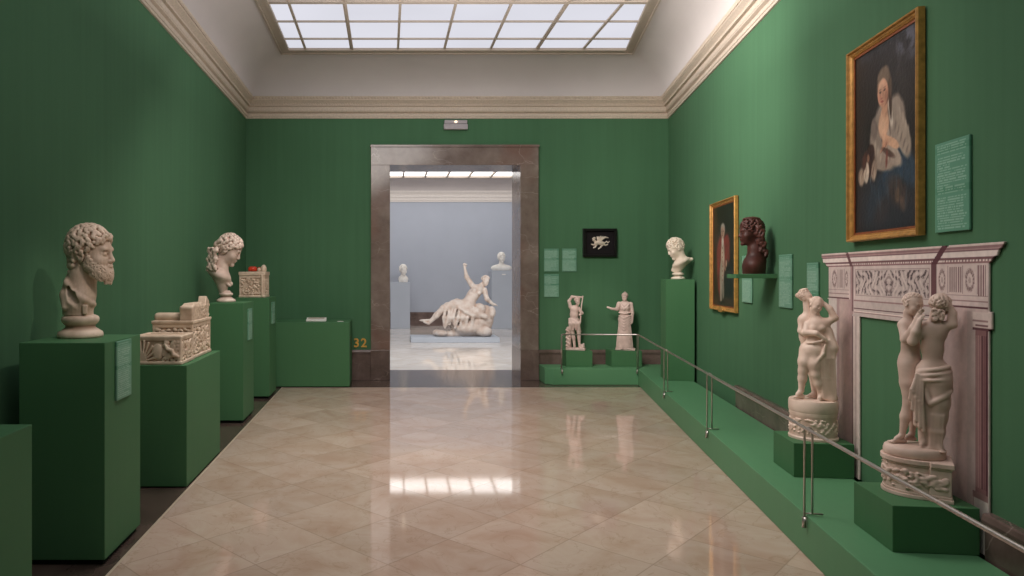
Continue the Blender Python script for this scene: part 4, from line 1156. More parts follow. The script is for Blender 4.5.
S.cap((-W+.03,-L+.06,.315),(W-.06,-L+.06,.315),.034,.034,.012); S.ell((-W+.012,-L+.06,.315),(.03,.016,.016),.004,op='s')
S.box((-.02,0,.295),(W-.03,L-.04,.018),.006,.01)
S.box((W-.055,-.015,.345),(.05,L-.02,.055),.008,.006); S.box((W-.055,-.02,.40),(.042,L-.12,.02),.01,.02)
S.box((W-.05,-L+.05,.375),(.046,.05,.035),.012,.012,rot=rotm(.35,0,0))
S.box((W-.04,L-.075,.405),(.034,.05,.045),.008,.012,rot=rotm(-.5,0,0)); S.cap((W-.11,L-.16,.42),(W+.02,L-.16,.42),.028,.028,.012,op='s')
for i in range(60): S.ell((W-.008,rs.uniform(-.9,.9)*L,rs.uniform(.31,.40)),(.008,.012,.012),.004)
S.build('carved_chest', M['relief'], t)
t,S,W,L,rs = carved_urn('marble_urn','small square marble urn with a corner scroll, on the tall pedestal by the far corner',-1.80,-1.49,8.40,8.72,1.226,.285,1)
S.box((0,0,.292),(W+.008,L+.008,.022),.006,.003); S.ell((W-.02,-L+.05,.345),(.036,.05,.055),.01); S.ell((W-.07,-L+.05,.335),(.03,.04,.03),.01)
S.cap((W-.03,-L-.002,.02),(W-.03,-L-.002,.27),.014,.014,.006)
S.build('carved_chest', M['relief'], t)
rd = thing('red_jar','small red glossy object showing above the lid of the small urn','jar',(-1.655,8.56,1.226+.318))
MB().lathe([(.045,0),(.055,.008),(.058,.03),(.05,.052),(.03,.062)],c=(-.012,0,0),n=24,sx=1.0,sy=.8).build('jar_body', M['red'], rd, True)
MB().box(.054,.084,-.03,.03,0,.055).build('jar_side', M['red'], rd, bev=.008)

# flat white tablet and small card on the far block
tb = thing('stone_tablet','small white stone tablet lying on the broad green block','tablet',(-.965,9.42,.869))
MB().add([(-.135,-.05,0),(.135,-.05,0),(.135,.06,0),(-.135,.06,0),(-.135,-.05,.018),(.135,-.05,.018),(.135,.06,.05),(-.135,.06,.05)],[(0,3,2,1),(4,5,6,7),(0,1,5,4),(1,2,6,5),(2,3,7,6),(3,0,4,7)]).build('slab', M['m_farbust'], tb, bev=.004)
MB().add([(-.11,.0,.034),(.11,.0,.034),(.11,.045,.047),(-.11,.045,.047),(-.11,.0,.036),(.11,.0,.036),(.11,.045,.049),(-.11,.045,.049)],[(0,3,2,1),(4,5,6,7),(0,1,5,4),(1,2,6,5),(2,3,7,6),(3,0,4,7)]).build('dark_inset', M['frame_sky'], tb)
cd = tag(MB().box(-.04,.04,-.02,.02,0,.006).build('label_card', M['m_farbust'], None, loc=(-.63,9.35,.869)),'tiny white label card on the broad green block right of the tablet','card')

# ---------------- the bright room beyond
def pedestal2(label, x0,x1,y0,y1,h):
    t = thing('grey_pedestal',label,'pedestal',((x0+x1)/2,(y0+y1)/2,0),0,'grey pedestals of the bright room'); hx,hy=(x1-x0)/2,(y1-y0)/2
    MB().box(-hx,hx,-hy,hy,0,h).build('body',M['grey_ped'],t,bev=.004); return t
g1=pedestal2('pale grey pedestal at the left of the bright room, under a small white bust',.10,.645,19.3,19.85,1.29)
g2=pedestal2('taller pale grey pedestal at the right of the bright room, under a draped white bust',2.93,3.60,19.3,19.9,1.625)
MB().box(-.05,.05,-.012,0,0,.03).build('label_card',M['m_farbust'],g2,loc=(0,-.301,1.5))
def white_bust(label, x, y, z, H, wide, yaw):
    t = thing('plaster_bust',label,'bust',(x,y,z),0,'white busts of the bright room')
    S = Sculpt((-.36,-.22,-.01),(.36,.22,.66),.009)
    b=.22 if wide else .2
    S.cap((0,0,b+.08),(0,0,b-.04),.06,.07,.04)
    if wide: S.ell((0,0,.07),(.30,.13,.115),.05)
    else: S.ell((0,0,.09),(.14,.12,.12),.04); S.cap((0,0,.06),(0,0,-.02),.12,.11,.03)
    if not wide: S.box((0,0,.02),(.12,.10,.05),.02,.02)
    head(S,(0,-.02,b),rotm(0,0,yaw*D2R),H)
    hair_cap(S,90,.08,.02,.58,.2,5,.03)
    S.frame(); S.build('head_and_chest',M['m_farbust'],t,cut_z=0.0)
white_bust('small white bust on the left pedestal of the bright room',.46,19.55,1.291,.30,False,20)
white_bust('white bust with broad draped shoulders on the right pedestal of the bright room',3.25,19.6,1.626,.29,True,12)
sl = tag(MB().box(.532,2.50,15.3,16.1,0.001,.11).build('low_plinth',M['grey_ped'],bev=.004),'low grey slab under the reclining marble group in the bright room','plinth')
def reclining():
    Y=15.7; u=Y/F; loc=((455-CX)/F*Y,Y,.1105)
    def J(px, py, dy=0.0): return np.array([(px-455)*u, dy, (336.1-py)*u])
    t = thing('marble_group','white marble nude reclining on a rocky base with one arm raised','statue',loc)
    S = Sculpt((-.90,-.36,-.01),(1.05,.36,1.72),.0105); r=lambda p:p*u
    k=.05
    # base of rock and hide
    S.chain([J(436,333,0),J(450,334,-.05),J(468,333,0),J(488,333,-.03)],[r(3.4),r(3),r(3.6),r(4)],.06)
    S.ell(J(476,322,.02),(r(13),.24,r(11)),.08); S.ell(J(486,318,.05),(r(8),.2,r(13)),.08); S.ell(J(468,328,-.02),(r(16),.24,r(7)),.08)
    S.ell(J(483,331,-.15),(r(8),.12,r(5)),.04); S.ell(J(441,333,-.1),(r(6),.12,r(3.4)),.04)
    # beast head and second figure beneath
    S.ell(J(479,309,-.08),(r(6),.16,r(6)),.05); S.ell(J(491,312,-.1),(r(4),.12,r(6)),.05); S.chain([J(470,316,-.1),J(476,312,-.2),J(484,316,-.22)],[r(3),r(3.4),r(2.4)],.04)
    S0=S; S=S0.clone()
    # body
    S.ell(J(468,305,-.05),(r(7.5),.17,r(6)),k); S.chain([J(468,303,-.03),J(473,295,-.02),J(477.5,290,0)],[r(6),r(5.6),r(5.8)],k)
    for sx in (-1,1): S.ell(J(476+sx*2.6,291.5+sx*1.2,-.12),r(2.0),.03)
    S.cap(J(479,288,0),J(482,284.5,0),r(2.6),r(2.4),.03)
    head(S, J(483.5,285.8,-.02), rotm(0,22*D2R,0)@rotm(0,0,40*D2R), .23)
    for x,y,z in hair_points(90,31):
        if z>-.3 and not (y<-.2 and z<.55): S.ell((x*.37,.07+y*.47,.64+z*.42),.075,.03)
    S.frame()
    S.chain([J(473,286.5,0),J(466.5,277,-.02),J(464.5,267.5,-.03)],[r(2.9),r(2.2),r(1.3)],.03)
    hand(S,J(464.5,268,-.03),(-.05,0,1),(1,0,.2),.13,.35,.02); S.ell(J(465,264.6,-.04),(r(2.4),.04,r(.9)),.02)
    S.chain([J(484.5,290,-.02),J(486.5,299,-.08),J(493,304.5,-.05)],[r(2.7),r(2.2),r(1.4)],.03); hand(S,J(492.5,304.2,-.05),(1,0,-.15),(0,-1,0),.13,.3,.02)
    S=S0.merge(S,.03,1); S0=S; S=S0.clone()
    # legs: one stretched to the left, one bent
    S.chain([J(464,305,-.08),J(453,304.5,-.14),J(443,308,-.16),J(436,315,-.14),J(428.5,323,-.12)],[r(5.4),r(4.6),r(3.3),r(2.9),r(1.6)],.04)
    foot(S,J(428,323,-.12),J(420.5,320,-.14),r(1.6),.02)
    S.chain([J(466,306,.0),J(457,303.5,.02),J(447,306,.03),J(446,316,.03),J(446,327,.02)],[r(5.2),r(4.6),r(3.2),r(2.8),r(1.7)],.04)
    # drapery hanging between and over the thighs
    for i in range(9):
        x=443+3.4*i; S.chain([J(x+2,307+.5*math.sin(i*2),-.2),J(x+1.2*math.sin(i*1.7),317,-.24),J(x-1+1.5*math.cos(i*2.3),325+2.2*math.sin(i*1.9),-.2)],[r(1.0),r(1.7),r(1.4)],.035)
    for i in range(5): S.chain([J(456+2*i,306,-.2),J(464+2*i,311+i,-.26),J(474+i,308+2*i,-.2)],[r(1),r(1.7),r(1.3)],.03)
    S=S0.merge(S,.05,2)
    S.ell(J(457,314,0),(r(10),.16,r(7)),.05); S.ell(J(458,326,.04),(r(8),.14,r(4)),.05)
    S.ell(J(449,323.5,-.27),(r(2.5),.05,r(2)),.02,op='s'); S.ell(J(462,323,-.27),(r(2),.05,r(3)),.02,op='s')
    S.build('figure_on_rock', M['m_far'], t, cut_z=0.0)
reclining()
# small lamp hanging in the bright room
lp = thing('hanging_spotlight','small beige lamp hanging at the top left inside the doorway view','lamp',(.355,15.0,4.3))
MB().tube([(0,0,0),(0,0,-.36)],.012,8).build('stem',M['spotwhite'],lp,True)
MB().lathe([(.03,-.56),(.035,-.52),(.05,-.45),(.085,-.37),(.088,-.35),(.02,-.345)],n=24).build('shade',M['spotwhite'],lp,True)
# ------------------------------------------------------------------ paintings
def sdd(U,V,cx,cy,rx_,ry_,soft=.3,ang=0.0):
    c,s=math.cos(ang),math.sin(ang); a=((U-cx)*c+(V-cy)*s)/rx_; b=(-(U-cx)*s+(V-cy)*c)/ry_
    return np.clip((1-np.sqrt(a*a+b*b))/soft+.5,0,1)
def fbm(U,V,f,seed,octv=5):
    rs=np.random.RandomState(seed); a=0; tot=0
    for o in range(octv):
        for _ in range(3):
            th=rs.rand()*6.28; k=f*2**o; a=a+np.sin(k*(U*math.cos(th)+V*math.sin(th))+rs.rand()*6.28+1.3*np.sin(k*.7*(V*math.cos(th)-U*math.sin(th))+rs.rand()*6))/2**(o*.8)
        tot+=3/2**(o*.8)
    return a/tot*2
def paint_lady(w,h):
    def f(U,V):
        u=U/w; v=1-V/h; n=fbm(U,V,9,3); n2=fbm(U,V,46,7); n3=fbm(U,V,22,11)
        u=u+.004*n3+.06; v=v+.003*n2-.005
        c=np.ones(U.shape+(3,))*np.array((28,24,25.))
        c=bl(c,np.clip(.3+.5*n,0,1)*.5,(40,33,32))
        c=bl(c,sdd(u,v,.78,.22,.20,.22,1.4)*.5,(66,62,62))
        c=bl(c,sdd(u,v,.95,.06,.22,.10,1.2)*.7*np.clip(.4+n2+.4*n3,0,1),(104,108,126)); c=bl(c,sdd(u,v,.3,.03,.4,.03,1.0)*.4*np.clip(.5+n2,0,1),(72,74,86))
        # blue-green mantle and dark skirts
        c=bl(c,sdd(u,v,.60,.86,.48,.20,.4),(30,33,40)); c=bl(c,sdd(u,v,.84,.66,.26,.085,.4,.45),(40,60,78)); c=bl(c,sdd(u,v,.62,.72,.26,.075,.5,-.5),(36,52,68)); c=bl(c,sdd(u,v,.40,.82,.16,.07,.6,-.7)*.8,(34,46,58))
        c=bl(c,sdd(u,v,.76,.80,.16,.07,.7,.3)*.7,(72,54,46)); c=bl(c,sdd(u,v,.52,.88,.12,.07,.8,-.3)*.5,(60,46,44)); c=bl(c,sdd(u,v,.77,.82,.04,.04,.6)*.5,(124,98,72)); c=bl(c,sdd(u,v,.84,.87,.05,.03,.8,.6)*.4,(128,104,84))
        for i in range(14): c=bl(c,sdd(u,v,.35+.045*i,.74+.016*((i*5)%9),.010,.07,.8,-.5+.06*i)*.4,(58,78,94) if i%3==0 else (20,24,30))
        # white gown
        c=bl(c,sdd(u,v,.58,.47,.20,.155,.22,.1),(150,138,128)); c=bl(c,sdd(u,v,.44,.50,.11,.11,.3,-.5),(138,126,116)); c=bl(c,sdd(u,v,.74,.44,.14,.13,.25,.5),(146,134,124)); c=bl(c,sdd(u,v,.85,.53,.14,.075,.25,.8),(152,140,128))
        c=bl(c,sdd(u,v,.52,.62,.22,.055,.35,.15),(146,132,120)); c=bl(c,sdd(u,v,.68,.60,.16,.05,.3,.4),(158,144,132)); c=bl(c,sdd(u,v,.40,.44,.05,.06,.4,-.4),(112,100,94))
        for i in range(26):
            x=.40+.021*i; y=.40+.012*((i*11)%19); a=-.9+1.9*((i*7)%13)/13
            c=bl(c,sdd(u,v,x,y,.011,.026,.9,a)*.5,(182,170,156) if i%2 else (96,84,80))
        c=bl(c,sdd(u,v,.66,.385,.03,.085,.4,-.35),(190,180,168)); c=bl(c,sdd(u,v,.635,.42,.012,.09,.6,-.3)*.7,(86,74,70))
        # neck and chest
        c=bl(c,sdd(u,v,.555,.43,.085,.075,.3),(200,160,134)); c=bl(c,sdd(u,v,.57,.35,.050,.06,.3),(176,136,112)); c=bl(c,sdd(u,v,.535,.44,.05,.05,.8)*.6,(218,182,154))
        # hair, face
        c=bl(c,sdd(u,v,.555,.235,.115,.100,.2),(88,72,62)); c=bl(c,sdd(u,v,.555,.185,.095,.052,.4),(118,102,88)); c=bl(c,sdd(u,v,.66,.33,.022,.085,.4,-.12),(72,54,46)); c=bl(c,sdd(u,v,.665,.25,.02,.05,.6)*.6,(108,90,76))
        c=bl(c,sdd(u,v,.540,.268,.082,.074,.16),(196,150,126)); c=bl(c,sdd(u,v,.52,.225,.055,.028,.7)*.7,(216,176,150)); c=bl(c,sdd(u,v,.60,.29,.03,.04,.9)*.6,(150,102,84)); c=bl(c,sdd(u,v,.50,.29,.03,.02,.9)*.5,(206,136,116))
        for x in (.502,.568):
            c=bl(c,sdd(u,v,x,.257,.017,.0065,.6)*.85,(70,52,46)); c=bl(c,sdd(u,v,x,.243,.022,.004,.8)*.5,(110,80,66)); c=bl(c,sdd(u,v,x-.004,.2555,.004,.003,.6)*.5,(190,170,156))
        c=bl(c,sdd(u,v,.545,.275,.007,.022,.8)*.5,(150,104,86)); c=bl(c,sdd(u,v,.525,.293,.018,.005,.8)*.6,(140,92,78)); c=bl(c,sdd(u,v,.528,.276,.007,.014,.8)*.5,(222,180,158)); c=bl(c,sdd(u,v,.527,.311,.024,.0065,.5)*.9,(152,76,70)); c=bl(c,sdd(u,v,.53,.328,.03,.007,.9)*.4,(150,108,90))
        # forearm and hands
        c=bl(c,sdd(u,v,.69,.545,.11,.026,.3,.30),(196,158,132)); c=bl(c,sdd(u,v,.58,.525,.050,.034,.3),(196,152,126)); c=bl(c,sdd(u,v,.56,.50,.03,.02,.5),(206,164,138))
        for i in range(4): c=bl(c,sdd(u,v,.525+.020*i,.560-.006*i,.030,.007,.5,-.6),(186,138,114)); c=bl(c,sdd(u,v,.528+.020*i,.568-.006*i,.028,.003,.7,-.6)*.6,(90,58,48))
        c=bl(c,sdd(u,v,.62,.590,.10,.018,.5,.3)*.8,(70,48,42)); c=bl(c,sdd(u,v,.60,.62,.016,.05,.6,.2)*.8,(116,60,52))
        # spaniel in her lap
        c=bl(c,sdd(u,v,.30,.615,.12,.080,.25),(58,36,30)); c=bl(c,sdd(u,v,.34,.56,.065,.045,.3),(50,30,26)); c=bl(c,sdd(u,v,.27,.66,.045,.060,.3),(190,176,160)); c=bl(c,sdd(u,v,.18,.68,.055,.050,.4,.5),(150,132,116)); c=bl(c,sdd(u,v,.30,.585,.022,.022,.5),(132,98,80)); c=bl(c,sdd(u,v,.40,.66,.045,.06,.4,.3),(142,124,110)); c=bl(c,sdd(u,v,.24,.60,.03,.04,.4,.3),(72,44,36))
        for i in range(10): c=bl(c,sdd(u,v,.14+.03*i,.66+.008*((i*3)%6),.006,.035,.7,.3*(i%3))*.5,(206,194,178) if i%2 else (76,54,46))
        e=np.minimum(np.minimum(U/w,1-U/w)*w,np.minimum(V/h,1-V/h)*h); c=c*(.72+.28*np.clip(e/.05,0,1))[...,None]
        return c*(1+.08*n2+.05*n)[...,None]*np.array((1.0,.975,.95))
    return f
def paint_man(w,h):
    def f(U,V):
        u=U/w; v=1-V/h; n=fbm(U,V,8,13); n2=fbm(U,V,30,17)
        c=np.ones(U.shape+(3,))*np.array((30,28,24.)); c=bl(c,np.clip(.4+.5*n,0,1)*.5,(46,40,34)); c=bl(c,sdd(u,v,.8,.2,.3,.2,1)*.35,(52,54,46))
        c=bl(c,sdd(u,v,.80,.78,.24,.20,.35),(26,28,36)); c=bl(c,sdd(u,v,.5,.97,.6,.07,.6),(64,46,38))
        c=bl(c,sdd(u,v,.28,.66,.085,.26,.4,-.08),(140,46,38))
        c=bl(c,sdd(u,v,.60,.42,.15,.12,.3,-.3),(140,46,40)); c=bl(c,sdd(u,v,.40,.50,.22,.20,.3),(146,44,38)); c=bl(c,sdd(u,v,.70,.50,.07,.06,.4,.8),(120,38,34))
        c=bl(c,sdd(u,v,.45,.52,.075,.20,.3),(198,176,150)); c=bl(c,sdd(u,v,.40,.70,.09,.16,.3),(186,166,142)); c=bl(c,sdd(u,v,.37,.86,.045,.10,.3),(178,160,140)); c=bl(c,sdd(u,v,.47,.84,.04,.09,.3),(168,150,130))
        for i in range(9): c=bl(c,sdd(u,v,.44,.38+.045*i,.016,.010,.5)*.8,(150,60,48))
        c=bl(c,sdd(u,v,.44,.355,.045,.05,.4),(214,200,182)); c=bl(c,sdd(u,v,.50,.60,.10,.02,.5,.5),(190,148,122)); c=bl(c,sdd(u,v,.60,.58,.035,.035,.4),(196,150,124))
        c=bl(c,sdd(u,v,.45,.245,.095,.065,.3),(174,164,150)); c=bl(c,sdd(u,v,.45,.27,.07,.058,.3),(206,158,130)); c=bl(c,sdd(u,v,.42,.262,.016,.006,.5),(70,48,42)); c=bl(c,sdd(u,v,.48,.262,.016,.006,.5),(70,48,42)); c=bl(c,sdd(u,v,.445,.30,.02,.006,.5),(150,74,66)); c=bl(c,sdd(u,v,.44,.28,.008,.014,.6)*.6,(170,116,96))
        c=bl(c,sdd(u,v,.37,.965,.06,.016,.4),(30,26,26)); c=bl(c,sdd(u,v,.49,.95,.05,.016,.4),(30,26,26))
        g=c.mean(-1,keepdims=True); return (c*.85+g*.15)*(.80+.12*n2)[...,None]
    return f
def framed(name, label, ya, yb, z0, z1, fw, depth, paint, nx, ny, tilt=0.0, crest=False):
    """ya is the far edge, yb the near edge along the right wall"""
    W=abs(ya-yb)*RN; H=z1-z0; ym=(ya+yb)/2
    t = thing(name,label,'painting',rwall(ym,z0)); t.rotation_euler=(tilt,0,ROT_R)
    MB().box(-W/2+.01,W/2-.01,-.012,-.001,.01,H-.01).build('backing', M['black'], t)
    prof=[(0,-.008),(0,-depth*.8),(fw*.12,-depth),(fw*.30,-depth*.97),(fw*.42,-depth*.72),(fw*.62,-depth*.66),(fw*.78,-depth*.52),(fw*.86,-depth*.56),(fw*.95,-depth*.40),(fw,-depth*.38),(fw,-.008)]
    v=[];f=[]
    for d,y in prof:
        v+=[(-W/2+d,y,d),(W/2-d,y,d),(W/2-d,y,H-d),(-W/2+d,y,H-d)]
    for i in range(len(prof)-1):
        for k in range(4): f.append((i*4+k,i*4+(k+1)%4,(i+1)*4+(k+1)%4,(i+1)*4+k))
    fr=mesh_obj('frame',v,f,M['gold'],t); fix_normals(fr)
    if crest:
        m=MB()
        m.prism_y([(-.10,.01),(-.05,-.012),(.05,-.012),(.10,.01),(.06,.045),(-.06,.045)],-depth-.012,-depth*.5); m.build('carved_cartouche',M['gold'],fr,bev=.005)
    d=fw*1.02; sl=MB(); e=.010
    sl.box(-W/2+d-.003,W/2-d+.003,-depth*.42,-.012,d-.003,d+e).box(-W/2+d-.003,W/2-d+.003,-depth*.42,-.012,H-d-e,H-d+.003).box(-W/2+d-.003,-W/2+d+e,-depth*.42,-.012,d,H-d).box(W/2-d-e,W/2-d+.003,-depth*.42,-.012,d,H-d)
    sl.build('inner_slip',M['gold2'],fr)
    cw,ch=W-2*d,H-2*d
    canvas('canvas',cw,ch,nx,ny,paint(cw,ch),M['paint'],t,(0,-.016,d))
    return t
framed('oil_painting','large gold-framed dark portrait of a seated woman in white with a small dog',4.385,3.60,1.708,2.905,.044,.05,paint_lady,300,420)
framed('oil_painting','smaller gilt-framed full-length portrait of a man in a red coat',7.585,6.70,1.128,2.275,.042,.045,paint_man,200,260,crest=True)

# winged beast relief
def beast():
    S=Sculpt((-.2,-.04,-.15),(.2,.03,.15),.0035)
    S.chain([(-.05,0,.0),(.0,0,.005),(.05,0,-.01)],[.026,.03,.026],.02)
    S.chain([(-.05,0,.01),(-.085,0,.04),(-.07,0,.065)],[.018,.014,.013],.012); S.ell((-.075,0,.07),(.02,.014,.014),.008); S.cap((-.085,0,.066),(-.105,0,.058),.009,.006,.006)
    for i in range(6): S.chain([(.0,-.005,.02),(.02+.012*i,-.008,.06+.004*i),(.015+.022*i,-.004,.10-.006*i)],[.012,.010,.005],.006)
    for i in range(4): S.chain([(-.02,-.008,.02),(-.035+.012*i,-.012,.055),(-.04+.016*i,-.01,.088)],[.010,.009,.005],.006)
    for a in (((-.05,-.015),(-.085,-.03),(-.115,-.02)),((-.04,-.02),(-.06,-.06),(-.085,-.07)),((.05,-.02),(.085,-.035),(.115,-.025)),((.04,-.03),(.015,-.065),(-.015,-.085))):
        S.chain([(x,0,z) for x,z in a],[.015,.010,.008],.008)
    S.chain([(.07,0,-.005),(.10,0,.02),(.12,0,.0),(.14,0,.02)],[.009,.007,.006,.005],.006)
    S.build('relief_beast',M['m_white'],bf,(0,-.016,H_BF/2))
H_BF=28.3/F*FY
beast()

# ------------------------------------------------------------------ flat board printed and cut out as a chimneypiece
def fireplace():
    U0=1.861; Htot=1.645-.226
    B=.226                                     # bottom, so V = z - B
    z=lambda a:a-B
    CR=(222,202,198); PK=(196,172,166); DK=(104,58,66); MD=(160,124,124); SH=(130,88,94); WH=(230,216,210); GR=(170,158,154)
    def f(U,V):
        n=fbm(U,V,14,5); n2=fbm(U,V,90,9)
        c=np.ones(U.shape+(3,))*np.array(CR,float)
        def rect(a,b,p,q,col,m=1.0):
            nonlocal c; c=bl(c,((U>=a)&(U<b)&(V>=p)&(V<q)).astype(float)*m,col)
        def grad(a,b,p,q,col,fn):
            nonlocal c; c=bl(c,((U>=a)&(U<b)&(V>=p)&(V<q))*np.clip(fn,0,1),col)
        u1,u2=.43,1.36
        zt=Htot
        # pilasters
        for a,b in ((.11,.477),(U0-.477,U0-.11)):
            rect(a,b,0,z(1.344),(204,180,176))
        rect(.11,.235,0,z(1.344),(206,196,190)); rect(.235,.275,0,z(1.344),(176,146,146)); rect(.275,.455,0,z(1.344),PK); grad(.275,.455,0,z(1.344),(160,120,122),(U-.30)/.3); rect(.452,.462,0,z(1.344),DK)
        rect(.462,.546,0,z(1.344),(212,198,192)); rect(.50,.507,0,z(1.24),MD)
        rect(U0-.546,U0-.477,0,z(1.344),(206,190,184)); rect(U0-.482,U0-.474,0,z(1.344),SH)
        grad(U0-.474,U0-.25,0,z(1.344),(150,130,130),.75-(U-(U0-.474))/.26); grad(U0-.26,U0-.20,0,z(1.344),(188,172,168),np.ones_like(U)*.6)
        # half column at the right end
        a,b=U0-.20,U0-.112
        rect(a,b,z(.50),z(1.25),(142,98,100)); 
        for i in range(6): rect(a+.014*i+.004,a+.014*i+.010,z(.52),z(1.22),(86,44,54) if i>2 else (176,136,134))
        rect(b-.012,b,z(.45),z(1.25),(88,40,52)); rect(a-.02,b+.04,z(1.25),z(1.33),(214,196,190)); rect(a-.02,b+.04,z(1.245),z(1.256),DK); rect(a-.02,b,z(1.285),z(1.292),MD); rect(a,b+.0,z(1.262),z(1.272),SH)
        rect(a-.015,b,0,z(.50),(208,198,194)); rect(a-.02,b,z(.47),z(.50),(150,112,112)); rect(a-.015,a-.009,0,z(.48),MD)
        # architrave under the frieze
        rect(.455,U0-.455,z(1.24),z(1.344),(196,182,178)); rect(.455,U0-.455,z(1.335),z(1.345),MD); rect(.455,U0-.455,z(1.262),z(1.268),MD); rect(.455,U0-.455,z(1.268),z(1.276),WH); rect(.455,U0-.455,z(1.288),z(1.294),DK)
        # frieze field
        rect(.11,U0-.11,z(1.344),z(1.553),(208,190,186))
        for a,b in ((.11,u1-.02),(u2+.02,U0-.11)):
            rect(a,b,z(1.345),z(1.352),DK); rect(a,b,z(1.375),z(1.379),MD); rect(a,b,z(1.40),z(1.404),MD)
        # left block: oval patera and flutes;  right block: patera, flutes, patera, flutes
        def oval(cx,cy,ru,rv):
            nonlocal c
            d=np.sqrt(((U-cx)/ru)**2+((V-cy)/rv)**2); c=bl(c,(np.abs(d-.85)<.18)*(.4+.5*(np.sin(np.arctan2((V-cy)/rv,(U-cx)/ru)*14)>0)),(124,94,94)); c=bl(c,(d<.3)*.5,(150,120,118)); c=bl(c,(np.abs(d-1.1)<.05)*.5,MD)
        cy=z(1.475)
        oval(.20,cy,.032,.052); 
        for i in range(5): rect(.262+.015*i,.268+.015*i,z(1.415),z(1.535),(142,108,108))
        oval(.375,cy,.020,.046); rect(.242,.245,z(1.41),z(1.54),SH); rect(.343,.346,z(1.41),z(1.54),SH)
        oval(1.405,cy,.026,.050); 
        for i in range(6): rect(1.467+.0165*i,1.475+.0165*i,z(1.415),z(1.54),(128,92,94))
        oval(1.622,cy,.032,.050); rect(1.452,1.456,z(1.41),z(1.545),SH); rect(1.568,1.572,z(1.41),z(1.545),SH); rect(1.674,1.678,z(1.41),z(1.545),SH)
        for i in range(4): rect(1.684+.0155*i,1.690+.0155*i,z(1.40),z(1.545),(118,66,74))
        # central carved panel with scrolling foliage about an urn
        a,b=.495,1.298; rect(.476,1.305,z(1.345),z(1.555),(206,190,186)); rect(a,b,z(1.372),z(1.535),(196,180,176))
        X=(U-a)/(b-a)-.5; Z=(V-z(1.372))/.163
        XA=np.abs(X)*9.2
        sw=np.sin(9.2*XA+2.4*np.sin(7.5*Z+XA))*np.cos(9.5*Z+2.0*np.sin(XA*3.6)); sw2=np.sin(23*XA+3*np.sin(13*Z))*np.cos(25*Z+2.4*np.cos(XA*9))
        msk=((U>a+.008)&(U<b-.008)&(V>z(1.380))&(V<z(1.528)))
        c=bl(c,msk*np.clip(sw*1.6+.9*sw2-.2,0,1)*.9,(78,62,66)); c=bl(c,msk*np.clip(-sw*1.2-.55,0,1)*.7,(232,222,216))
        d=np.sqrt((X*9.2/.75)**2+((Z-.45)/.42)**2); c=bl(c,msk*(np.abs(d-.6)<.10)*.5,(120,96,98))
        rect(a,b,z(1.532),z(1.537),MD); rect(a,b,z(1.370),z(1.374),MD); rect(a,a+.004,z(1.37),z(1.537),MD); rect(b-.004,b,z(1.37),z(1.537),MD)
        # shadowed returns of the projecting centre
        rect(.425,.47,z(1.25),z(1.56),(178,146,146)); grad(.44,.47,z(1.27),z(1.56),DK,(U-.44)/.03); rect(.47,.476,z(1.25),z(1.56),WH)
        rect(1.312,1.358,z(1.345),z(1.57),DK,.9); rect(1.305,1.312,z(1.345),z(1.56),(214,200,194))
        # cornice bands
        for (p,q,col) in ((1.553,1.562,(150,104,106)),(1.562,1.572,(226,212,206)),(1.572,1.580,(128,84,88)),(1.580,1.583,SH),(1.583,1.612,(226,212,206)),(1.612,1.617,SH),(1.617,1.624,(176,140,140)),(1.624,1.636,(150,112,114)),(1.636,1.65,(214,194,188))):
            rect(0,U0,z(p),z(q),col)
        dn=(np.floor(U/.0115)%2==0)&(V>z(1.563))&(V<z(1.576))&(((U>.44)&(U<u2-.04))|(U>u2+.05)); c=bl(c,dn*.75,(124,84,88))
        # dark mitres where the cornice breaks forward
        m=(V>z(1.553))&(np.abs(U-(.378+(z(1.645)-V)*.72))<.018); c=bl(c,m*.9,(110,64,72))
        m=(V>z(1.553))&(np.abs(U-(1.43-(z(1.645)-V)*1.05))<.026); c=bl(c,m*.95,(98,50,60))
        m=(V>z(1.66))&(np.abs(U-1.455)<.045*np.clip(1-np.abs(V-z(1.618))/.03,0,1)); c=bl(c,m*.95,(92,46,56))
        c=c*(1+.035*n+.03*n2)[...,None]; g=c.mean(-1,keepdims=True); c=(c*.74+g*.26)*np.array((1.03,1.0,.985))
        # silhouette
        top=z(1.645)*np.ones_like(U)
        ml=np.where(V>z(1.617),0,np.where(V>z(1.583),.012+(z(1.617)-V)*.3,np.where(V>z(1.562),.05+(z(1.583)-V)*1.0,np.where(V>z(1.553),.088,.11))))
        ml=np.where((V<z(1.345))&(V>z(1.335)),.095,ml)
        mr=U0-np.where(V>z(1.617),(z(1.645)-V)*.8,np.where(V>z(1.583),.035+(z(1.617)-V)*.5,np.where(V>z(1.553),.065+(z(1.583)-V)*1.2,.108)))
        mr=np.where((V<z(1.335))&(V>z(1.25)),U0-.085,mr)
        msk=(U>=ml)&(U<=mr)
        notch=(V>z(1.640))&((np.abs(U-.375)<.012)|(np.abs(U-1.445)<.012))
        op=(U>.546)&(U<U0-.546)&(V<z(1.24))
        return c,msk&~op&~notch
    ym=(4.849+3.022)/2-.024
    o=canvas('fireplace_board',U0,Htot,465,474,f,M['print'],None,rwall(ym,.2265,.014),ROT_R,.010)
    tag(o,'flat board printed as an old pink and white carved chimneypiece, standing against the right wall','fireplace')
fireplace()

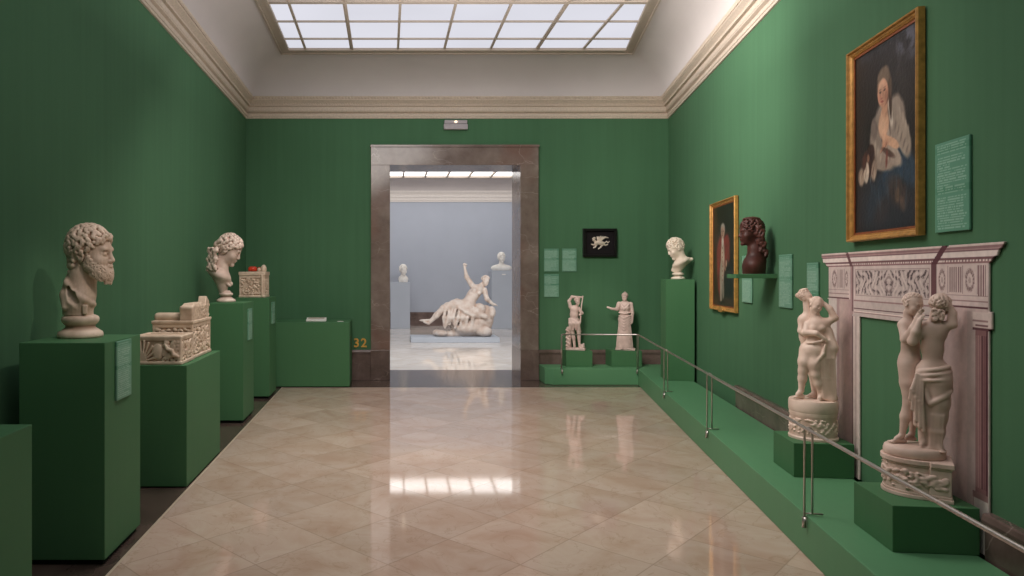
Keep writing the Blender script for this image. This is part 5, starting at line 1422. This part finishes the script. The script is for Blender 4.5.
# ------------------------------------------------------------------ light and camera
def area(name, loc, size, sy, energy, col, rot=(0,0,0), spread=180):
    l=bpy.data.lights.new(name,'AREA'); l.shape='RECTANGLE'; l.size=size; l.size_y=sy; l.energy=energy; l.color=col; l.spread=math.radians(spread)
    o=bpy.data.objects.new(name,l); COL.objects.link(o); o.location=loc; o.rotation_euler=rot; return o
def spot(name, loc, tgt, energy, ang, col=(1,.86,.7), blend=.8, size=.06):
    l=bpy.data.lights.new(name,'SPOT'); l.energy=energy; l.spot_size=math.radians(ang); l.spot_blend=blend; l.color=col; l.shadow_soft_size=size
    o=bpy.data.objects.new(name,l); COL.objects.link(o); o.location=loc
    d=Vector(tgt)-Vector(loc); o.rotation_euler=d.to_track_quat('-Z','Y').to_euler(); return o
area('skylight_fill',(-.2,5.6,4.38),2.0,3.4,160,(1,.93,.87),(26*PI/180,-26*PI/180,0),150)  # added fill under the glass, tilted to brighten far and right walls
area('skylight_fill',(.3,1.6,4.42),2.2,2.0,16,(1,.94,.88))  # weaker added fill under the near end of the glass
area('cove_fill',(.9,6.0,3.2),3.0,3.0,70,(1,.95,.95),(PI,0,0))  # added upward fill hanging free in the hall, brightens the cove
area('far_room_fill',(1.3,11.9,4.1),5.5,1.4,330,(1,.98,.97),(38*PI/180,0,0))  # added fill kept out of sight behind the lintel, brightens the far room
W=(1,.88,.79)
spot('track_spot',(1.0,2.4,4.3),(-1.68,3.9,1.35),150,15,W)
spot('track_spot',(1.0,5.4,4.3),(-1.65,7.25,1.45),85,13,W)
spot('track_spot',(1.0,3.6,4.3),(-1.6,5.3,1.0),75,17,W)
spot('track_spot',(1.2,6.0,4.3),(3.0,9.6,.6),260,22,W)
spot('track_spot',(1.5,6.6,4.3),(3.55,8.47,1.6),46,14,W)
spot('track_spot',(.4,5.2,4.2),(3.85,7.6,2.9),520,76,(1,.95,.88),1.0,.3)
spot('track_spot',(.9,3.2,4.3),(2.75,4.5,.9),72,22,W)
spot('track_spot',(.6,2.2,4.3),(2.56,3.36,.9),46,24,W)
spot('track_spot',(.6,3.2,4.3),(3.0,4.0,2.2),22,30,W)
w=bpy.data.worlds.new('World'); bpy.context.scene.world=w; w.use_nodes=True
w.node_tree.nodes['Background'].inputs[0].default_value=(.5,.5,.5,1); w.node_tree.nodes['Background'].inputs[1].default_value=.02
cam=bpy.data.cameras.new('camera'); co_=bpy.data.objects.new('camera',cam); COL.objects.link(co_)
co_.location=(0,0,EYE); co_.rotation_euler=(PI/2,0,0)
cam.sensor_width=36; cam.lens=F/1024*36; cam.shift_x=(512-CX)/1024; cam.shift_y=-(288-CY)/1024; cam.clip_end=100; cam.clip_start=.02
sc=bpy.context.scene; sc.camera=co_
sc.view_settings.view_transform='Standard'; sc.view_settings.look='None'; sc.view_settings.exposure=0; sc.view_settings.gamma=1
